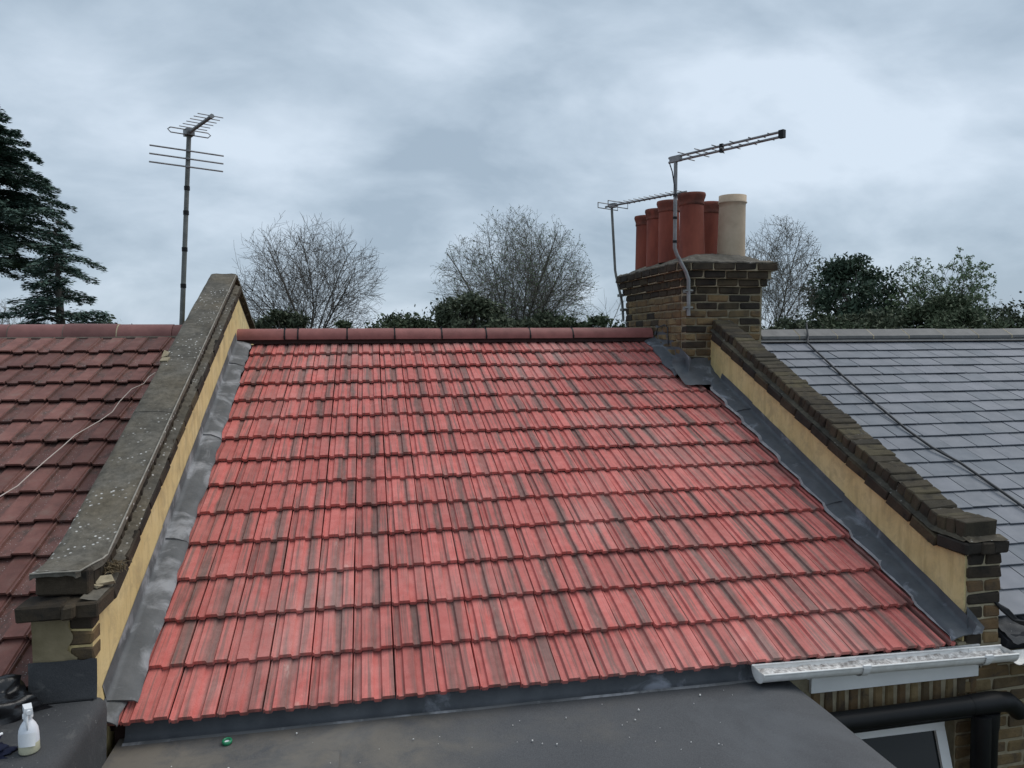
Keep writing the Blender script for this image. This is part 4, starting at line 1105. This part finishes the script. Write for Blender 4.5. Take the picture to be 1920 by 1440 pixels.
for o_ in (-0.06, 0.10):
    c = top + BD * o_; b.tube([c - BP * 0.17 + UZ * 0.03, c + BP * 0.17 + UZ * 0.03, c + BP * 0.17 - UZ * 0.03, c - BP * 0.17 - UZ * 0.03, c - BP * 0.17 + UZ * 0.03], 0.006, 5)
b.build('dipole_loop', STEEL, t)
b = MB(); b.box(top + BD * 0.02, (0.09, 0.05, 0.05), RZ(atan2(BD.y, BD.x)).to_3x3()); b.build('junction_box', STEEL, t)
# thin cable hooked on the chimney side
b = MB(); b.tube([(3.10, -0.10, 0.02), (3.085, -0.18, 0.10), (3.09, -0.35, 0.13), (3.095, -0.42, 0.10), (3.095, -0.44, -0.08)], 0.006, 6)
tag(b.build('cable', CABLE_DARK), 'short loop of black cable on the chimney side above the red ridge', 'cable')

# ------------------------------------------------------------------ trees beyond
def leaf_quads(b_, rnd, c, n_, sx, sy, sz, size, flat=0.0):
    for _ in range(n_):
        p = Vector((c[0] + rnd.gauss(0, sx), c[1] + rnd.gauss(0, sy), c[2] + rnd.gauss(0, sz)))
        u = Vector((rnd.gauss(0, 1), rnd.gauss(0, 1), rnd.gauss(0, 1 - flat))).normalized()
        w = Vector((rnd.gauss(0, 1), rnd.gauss(0, 1), rnd.gauss(0, 1 - flat)))
        w = (w - u * w.dot(u)).normalized()
        s_ = size * rnd.uniform(0.6, 1.5)
        b_.add([p - u * s_, p + w * s_ * 0.45, p + u * s_, p - w * s_ * 0.45], [(0, 1, 2, 3)])
def bare_tree(x_, y_, ztop, width, seed, label, mat=BARK, buds=0, zc=4.0, zfork=-1.5, limbs=13, name='bare_tree', group='bare trees beyond the red ridge', leaf=0.055, lmat=None, rl=0.10, maxlev=3, sp=0.46, fan=1.42, tipr=0.0100):
    rnd = random.Random(seed); z0 = -7.0
    t = thing(name, (x_, y_, z0), label, 'tree', group)
    cen = Vector((x_, y_, zc)); rad = Vector((width / 2, width / 2, ztop - zc))
    tr = MB(); tw = MB(); bd = MB()
    def reach(p, d):                     # distance from p along d to the uneven skin of the crown
        q = p - cen; k = 1 + 0.13 * noise.noise(d * 1.9 + Vector((seed, 0, 0)))
        a_ = sum((d[i] / rad[i]) ** 2 for i in range(3)); b2 = sum(2 * d[i] * q[i] / rad[i] ** 2 for i in range(3)); c_ = sum((q[i] / rad[i]) ** 2 for i in range(3)) - k * k
        D = b2 * b2 - 4 * a_ * c_
        return max(0.0, (-b2 + sqrt(D)) / (2 * a_)) if D > 0 else 0.0
    def limb(p, d, L, r, lev):
        n_ = 7 if lev == 0 else (5 if lev == 1 else 3)
        pts = [p]; q = p; dd = d
        wob = (.075, .10, .13, .16)[min(lev, 3)]
        for k in range(n_):
            dd = (dd + Vector((rnd.gauss(0, wob), rnd.gauss(0, wob), rnd.gauss(.008, wob * .8)))).normalized()
            q = q + dd * (L / n_); pts.append(q)
        r1 = max(tipr * .7, r * (.26 if lev < 2 else .5))
        rr_ = [r + (r1 - r) * (i / n_) ** .8 for i in range(n_ + 1)]
        (tr if lev < 1 else tw).tube(pts, rr_, 6 if lev == 0 else (4 if lev == 1 else 3), False)
        if buds and lev >= 2:
            for _ in range(buds): leaf_quads(bd, rnd, pts[-1].lerp(pts[-2], rnd.random()), 1, .07, .07, .07, leaf)
        if lev >= maxlev: return
        m_ = max(2, int(L / (sp * (1.0, .80, .70)[lev]) * rnd.uniform(.85, 1.15)))
        az0 = rnd.uniform(0, 6.28)
        for k in range(m_):
            u = (.14 if lev == 0 else .2) + (.99 - .2) * (k + rnd.random()) / m_
            if u >= 1: u = .98
            i = min(n_ - 1, int(u * n_)); st = pts[i].lerp(pts[i + 1], u * n_ - i); ax = (pts[i + 1] - pts[i]).normalized()
            az = az0 + k * 2.4 + rnd.gauss(0, .4); o_ = ax.orthogonal().normalized(); o_ = (o_ * cos(az) + ax.cross(o_) * sin(az))
            ang = rnd.uniform(.48, 1.0)
            nd = (ax * cos(ang) + o_ * sin(ang) + Vector((0, 0, .02))).normalized()
            rem = reach(st, nd)
            LL = min(rem * rnd.uniform(.8, 1.05), L * rnd.uniform(.30, .62) * (1.15 - .45 * u) + .12)
            if LL < .12: continue
            limb(st, nd, LL, max(tipr, rr_[i] * rnd.uniform(.42, .62)), lev + 1)
    tr.tube([(x_, y_, z0), (x_ + .06, y_, (z0 + zfork) / 2), (x_, y_, zfork + .3)], [rl * 4.2, rl * 3.4, rl * 2.8], 9, False)
    for k in range(limbs):
        az = 2 * pi * k * .382 + rnd.uniform(-.2, .2)
        el = fan * sqrt((k + .5) / limbs) * rnd.uniform(.88, 1.08)
        d = Vector((cos(az) * sin(el), sin(az) * sin(el), cos(el))).normalized()
        p = Vector((x_ + rnd.gauss(0, .10), y_ + rnd.gauss(0, .10), zfork + rnd.uniform(-.5, .4)))
        L = reach(p, d) * rnd.uniform(.86, 1.0)
        limb(p, d, L, rl * rnd.uniform(.7, 1.15), 0)
    tr.build('trunk', mat, t); tw.build('crown', mat, t)
    if buds: tag(bd.build('leaves', lmat or SPRING, t), kind='stuff')
    return t
bare_tree(-3.8, 42.7, 8.1, 10.3, 3, 'spreading bare tree standing nearest the left parapet', BARK, zc=3.5, limbs=20)
bare_tree(9.9, 42.2, 8.9, 11.4, 8, 'tallest bare tree behind the middle of the red ridge', BARKPALE, buds=1, zc=2.9, limbs=22)
bare_tree(17.0, 45.7, 5.0, 5.6, 14, 'small thin bare tree just left of the chimney', BARKPALE, zc=2.2, limbs=6, maxlev=2, rl=.05)
bare_tree(22.9, 31.4, 6.9, 5.4, 21, 'rounded bare tree close behind the chimney, right of it', BARKPALE, zc=3.6, limbs=18, zfork=-1.0, rl=.06, sp=.34, tipr=.010, buds=1, lmat=BARKPALE, leaf=.04)
bare_tree(-29.5, 59.0, 3.4, 9.0, 31, 'low pale bare tree under the cedars at the far left', BARKPALE, zc=1, limbs=9, sp=.55)
bare_tree(50.0, 45.0, 2.8, 6.0, 37, 'low bare tree at the far right behind the hedge', BARKPALE, zc=.8, limbs=9, sp=.5)
bare_tree(35.4, 33.0, 5.7, 6.2, 42, 'pale green tree coming into leaf, right of the dark pine', BARK, buds=9, zc=2.0, limbs=16, name='leafy_tree', group=None, leaf=.080, rl=.07, sp=.46)

def cedar(x_, y_, ztop, rad, seed, label, tiers, zlow, prof, leafsize, dens, nbr):
    rnd = random.Random(seed); z0 = -7
    t = thing('cedar_tree', (x_, y_, z0), label, 'tree', 'cedars at the far left')
    tr = MB(); lf = MB()
    tr.tube([(x_, y_, z0), (x_ + .1, y_, (z0 + ztop) / 2), (x_, y_, ztop - 1.6)], [.42, .26, .06], 8, False)
    for k in range(tiers):
        f = k / (tiers - 1); z = zlow + (ztop - 0.3 - zlow) * f
        for q in range(nbr):
            az = rnd.uniform(0, 2 * pi); L = rad * prof(f) * rnd.uniform(.50, 1.12)
            if L < .3: continue
            d = Vector((cos(az), sin(az), 0)); zz_ = z + rnd.uniform(-.45, .45)
            lift = rnd.uniform(-.06, .30)
            pts = [Vector((x_, y_, zz_)) + d * (L * u) + UZ * (L * (lift * u - 0.24 * u * u) + rnd.gauss(0, .05)) for u in (0, .25, .5, .75, 1)]
            tr.tube(pts, [.07 * L / rad + .025, .05, .035, .022, .01], 4, False)
            side = Vector((-d.y, d.x, 0))
            n_ = int(dens * L)
            for _ in range(n_):
                u = rnd.uniform(.18, 1.0) ** 0.8
                i = min(3, int(u * 4)); c = pts[i].lerp(pts[i + 1], u * 4 - i)
                w = (0.26 * L * (1.1 - u) + .10)
                o_ = rnd.gauss(0, .55) * w
                p = c + side * o_ + UZ * (rnd.gauss(-.03, .085) - abs(o_) * .16)
                dd = (d * rnd.uniform(.5, 1) + side * (0.8 if o_ > 0 else -.8) * rnd.uniform(.2, 1) + UZ * rnd.gauss(-.10, .16)).normalized()
                e2 = dd.cross(UZ).normalized()
                e2 = (e2 + UZ * rnd.gauss(0, .5)).normalized()
                s_ = leafsize * rnd.uniform(.6, 1.5)
                lf.add([p - dd * s_, p + e2 * s_ * .30, p + dd * s_, p - e2 * s_ * .30], [(0, 1, 2, 3)])
    tr.build('trunk', BARK, t); tag(lf.build('crown', CEDAR, t), kind='stuff')
cedar(-14.9, 32.5, 6.3, 4.1, 5, 'smaller cedar with tiers of drooping branches, right of the giant cedar', 15, -2.0, lambda f: (1 - f) ** 0.75 * (1.0 if f > 0.12 else 0.85), 0.115, 105, 9)
cedar(-20.6, 38.1, 13.4, 6.4, 6, 'giant dark cedar cut off by the left edge of the photo', 20, 4.4, lambda f: (1 - f) ** 0.55 * (1.0 if f > 0.1 else 0.8), 0.125, 130, 12)

def dense_tree(name, x_, y_, ztop, width, zlow, seed, label, mat, group, lobes=26, n_=110, size=0.15, trunk=True, depth=None, holes=0.0, cat='tree', bmat=BARK):
    rnd = random.Random(seed); t = thing(name, (x_, y_, -7), label, cat, group)
    h = ztop - zlow; lf = MB(); tr = MB()
    top_ = Vector((x_, y_, zlow + h * .35))
    tr.tube([(x_, y_, -7), (x_ + .1, y_, zlow), top_], [.03 * h + .08, .022 * h + .06, .05], 7, False)
    for k in range(lobes):
        while True:
            v = Vector((rnd.uniform(-1, 1), rnd.uniform(-1, 1), rnd.uniform(-1, 1)))
            if 0.15 < v.length < 1: break
        v = v.normalized() * (v.length ** 0.45)
        z = zlow + h * (0.5 + 0.5 * v.z * .86)
        taper = 1.0 if v.z < 0.2 else 1.0
        c = Vector((x_ + v.x * width / 2 * .86 * taper, y_ + v.y * width / 2 * .8, z))
        if rnd.random() < holes: continue
        s_ = rnd.uniform(.6, 1.25) * width * .085
        tr.tube([top_, top_.lerp(c, .6) + UZ * .1, c], [.06, .035, .012], 4, False)
        leaf_quads(lf, rnd, c, int(n_ * rnd.uniform(.7, 1.3)), s_, s_, s_ * .62, size)
    tr.build('trunk', bmat, t); tag(lf.build('crown', mat, t), kind='stuff')
    return t
G_ = 'bushes beyond the red ridge'
dense_tree('pine_tree', 32.4, 37.6, 5.7, 6.6, -1.0, 41, 'dark pine with open dense crown behind the slate roof', PINE, 'evergreens behind the slate roof', 44, 330, .140)
dense_tree('bush', -4.4, 34.2, 1.7, 3.2, -2.0, 43, 'dark bush rising beside the left parapet under the bare tree', IVY, G_, 26, 230, .120, cat='bush')
dense_tree('bush', 1.6, 37.2, 1.5, 4.3, -2.0, 44, 'rounded green bush between the two large bare trees', HEDGE, G_, 30, 230, .120, cat='bush')
dense_tree('holly_tree', 5.4, 32.4, 2.7, 4.1, -1.5, 45, 'dark evergreen in front of the tallest bare tree', IVY, G_, 46, 260, .115)
dense_tree('bush', 10.6, 37.5, 1.5, 4.2, -2.0, 46, 'dark low bush behind the red ridge, right of the holly', IVY, G_, 28, 230, .120, cat='bush')
dense_tree('bush', 13.9, 34.8, 1.5, 3.4, -2.0, 47, 'dark bush close to the left side of the chimney', HEDGE, G_, 28, 230, .120, cat='bush')
dense_tree('bush', -14.2, 38.2, 1.6, 3.2, -2.0, 48, 'small bush by the aerial pole, right of the cedars', HEDGE, G_, 16, 190, .125, cat='bush')
dense_tree('bush', 22.6, 29.2, 0.9, 4.2, -2.0, 49, 'dark bush right behind the chimney and slate ridge', IVY, G_, 30, 230, .120, cat='bush')
dense_tree('bush', 28.3, 31.0, 1.5, 5.0, -2.0, 50, 'wide dark bush under the pine behind the slate ridge', IVY, G_, 36, 230, .125, cat='bush')
dense_tree('bush', 36.3, 27.2, 2.3, 4.4, -2.0, 51, 'dark bush at the right edge behind the slate ridge', IVY, G_, 30, 230, .120, cat='bush')
dense_tree('bush', -1.2, 38.4, 1.4, 2.6, -2.0, 52, 'small low bush left of the rounded green bush', HEDGE, G_, 14, 190, .120, cat='bush')
dense_tree('bush', 32.0, 27.5, 1.6, 5.0, -2.0, 53, 'low hedge like bush below the pale green tree', HEDGE, G_, 32, 230, .120, cat='bush')
dense_tree('bush', 8.1, 35.5, 1.5, 3.2, -2.0, 54, 'low dark bush below the trunk of the tallest bare tree', IVY, G_, 18, 200, .120, cat='bush')

dense_tree('leafy_bush', 33.4, 31.0, 2.6, 5.2, -1.5, 58, 'olive green bushy tree below the pale green tree', HEDGE, 'trees behind the slate roof', 44, 260, .115)
dense_tree('bush', 12.3, 36.0, 1.3, 3.4, -2.0, 55, 'low dark bush between the tallest bare tree and the chimney', HEDGE, G_, 18, 200, .120, cat='bush')
dense_tree('bush', 3.5, 36.5, 1.2, 2.6, -2.0, 56, 'low bush left of the dark evergreen, beside the rounded green bush', HEDGE, G_, 14, 200, .120, cat='bush')
dense_tree('bush', 25.6, 29.6, 1.5, 4.0, -2.0, 57, 'dark bush below the round bare tree right of the chimney', HEDGE, G_, 22, 200, .120, cat='bush')

# ------------------------------------------------------------------ bits on the black felt
KZ = -1.501
t = thing('spray_bottle', (-1.150, -4.60, KZ), 'cloudy white plastic trigger bottle on the black felt', 'bottle')
b = MB(); b.lathe([(.001, .0), (.036, .0), (.040, .006), (.0395, .045)], 24); b.build('liquid', LIQUID, t, T(-1.150, -4.60, KZ) @ Matrix.Scale(0.86, 4))
b = MB(); b.lathe([(.0395, .045), (.039, .075), (.036, .100), (.028, .120), (.019, .134), (.0155, .140), (.0155, .150)], 24); b.build('body', BOTTLE, t, T(-1.150, -4.60, KZ) @ Matrix.Scale(0.86, 4))
b = MB(); b.lathe([(.019, .148), (.020, .150), (.020, .166), (.017, .170), (.001, .170)], 20); b.build('collar', WHITEPAINT, t, T(-1.150, -4.60, KZ) @ Matrix.Scale(0.86, 4))
b = MB(); b.box((0, -.006, .186), (.030, .055, .030), None, .002, R); b.box((0, .012, .176), (.024, .026, .016)); b.tube([(0, -.036, .188), (0, -.048, .188)], .009, 10); b.build('spray_head', WHITEPAINT, t, T(-1.150, -4.60, KZ) @ Matrix.Scale(0.86, 4) @ RZ(.5))
b = MB(); b.tube([(0, -.026, .172), (0, -.038, .150), (0, -.036, .125), (0, -.030, .108)], [.006, .0055, .005, .004], 8); b.build('trigger', WHITEPAINT, t, T(-1.150, -4.60, KZ) @ Matrix.Scale(0.86, 4) @ RZ(.3))
b = MB(); b.grid(8, 6, lambda u, v: Vector((.0405 * cos(3.9 + u * 1.9), .0405 * sin(3.9 + u * 1.9) - .010 * (1 - v) * u, .035 + .055 * v + .006 * sin(u * 3)))); b.build('sticker', WHITEPAINT, t, T(-1.150, -4.60, KZ) @ Matrix.Scale(0.86, 4))

def crumple(c, d, seed, amp, n_=18):
    b_ = MB()
    def q(u, v):
        th, ph = 2 * pi * u, pi * v * 0.5
        p = Vector((cos(th) * cos(ph), sin(th) * cos(ph), sin(ph)))
        k_ = 1 + amp * noise.noise(p * 2.3 + Vector((seed, 0, 0))) + amp * .5 * noise.noise(p * 5.5 + Vector((0, seed, 0)))
        return Vector((c[0] + p.x * d[0] * k_, c[1] + p.y * d[1] * k_, c[2] + max(0, p.z * d[2] * k_)))
    b_.grid(n_ * 2, n_, q); return b_
tag(crumple((-1.51, -4.29, KZ), (.23, .14, .145), 3.1, .42).build('rubbish_bag', BAG), 'black plastic bag lying in the bottom left corner', 'bag')
tag(crumple((-1.34, -4.60, KZ), (.13, .09, .035), 8.3, .5).build('cloth', NAVY), 'dark navy cloth crumpled beside the white bottle', 'cloth')
t = thing('brush', (-1.31, -4.56, KZ + .04), 'white handled brush lying on the navy cloth', 'brush')
b = MB(); b.tube([(-1.36, -4.66, KZ + .036), (-1.30, -4.60, KZ + .047), (-1.262, -4.545, KZ + .050)], [.006, .007, .005], 8); b.build('handle', WHITEPAINT, t)
b = MB(); b.box((-1.375, -4.675, KZ + .034), (.045, .03, .014), RZ(.8).to_3x3(), .002, R); b.build('head', NAVY, t)
t = MB(); t.lathe([(.001, .016), (.020, .016), (.024, .008), (.022, 0), (.012, 0)], 16, (-1.33, -4.49, KZ + .045)); tag(t.build('plastic_cap', WHITEPAINT), 'round white plastic cap beside the black bag', 'cap')
t = thing('bottle_top', (-0.545, -4.165, FZ), 'small green ring shaped top on the felt below the eaves', 'bottle top')
b = MB(); b.lathe([(.013, .0), (.021, .0), (.022, .006), (.021, .014), (.015, .016), (.013, .010), (.013, .0)], 20); b.build('ring', GREENPL, t, T(-0.545, -4.165, FZ + .004) @ RX(.15))
b = MB(); b.lathe([(.001, .005), (.012, .005)], 14); b.build('seal', WHITEPAINT, t, T(-0.545, -4.165, FZ + .005) @ RX(.15))
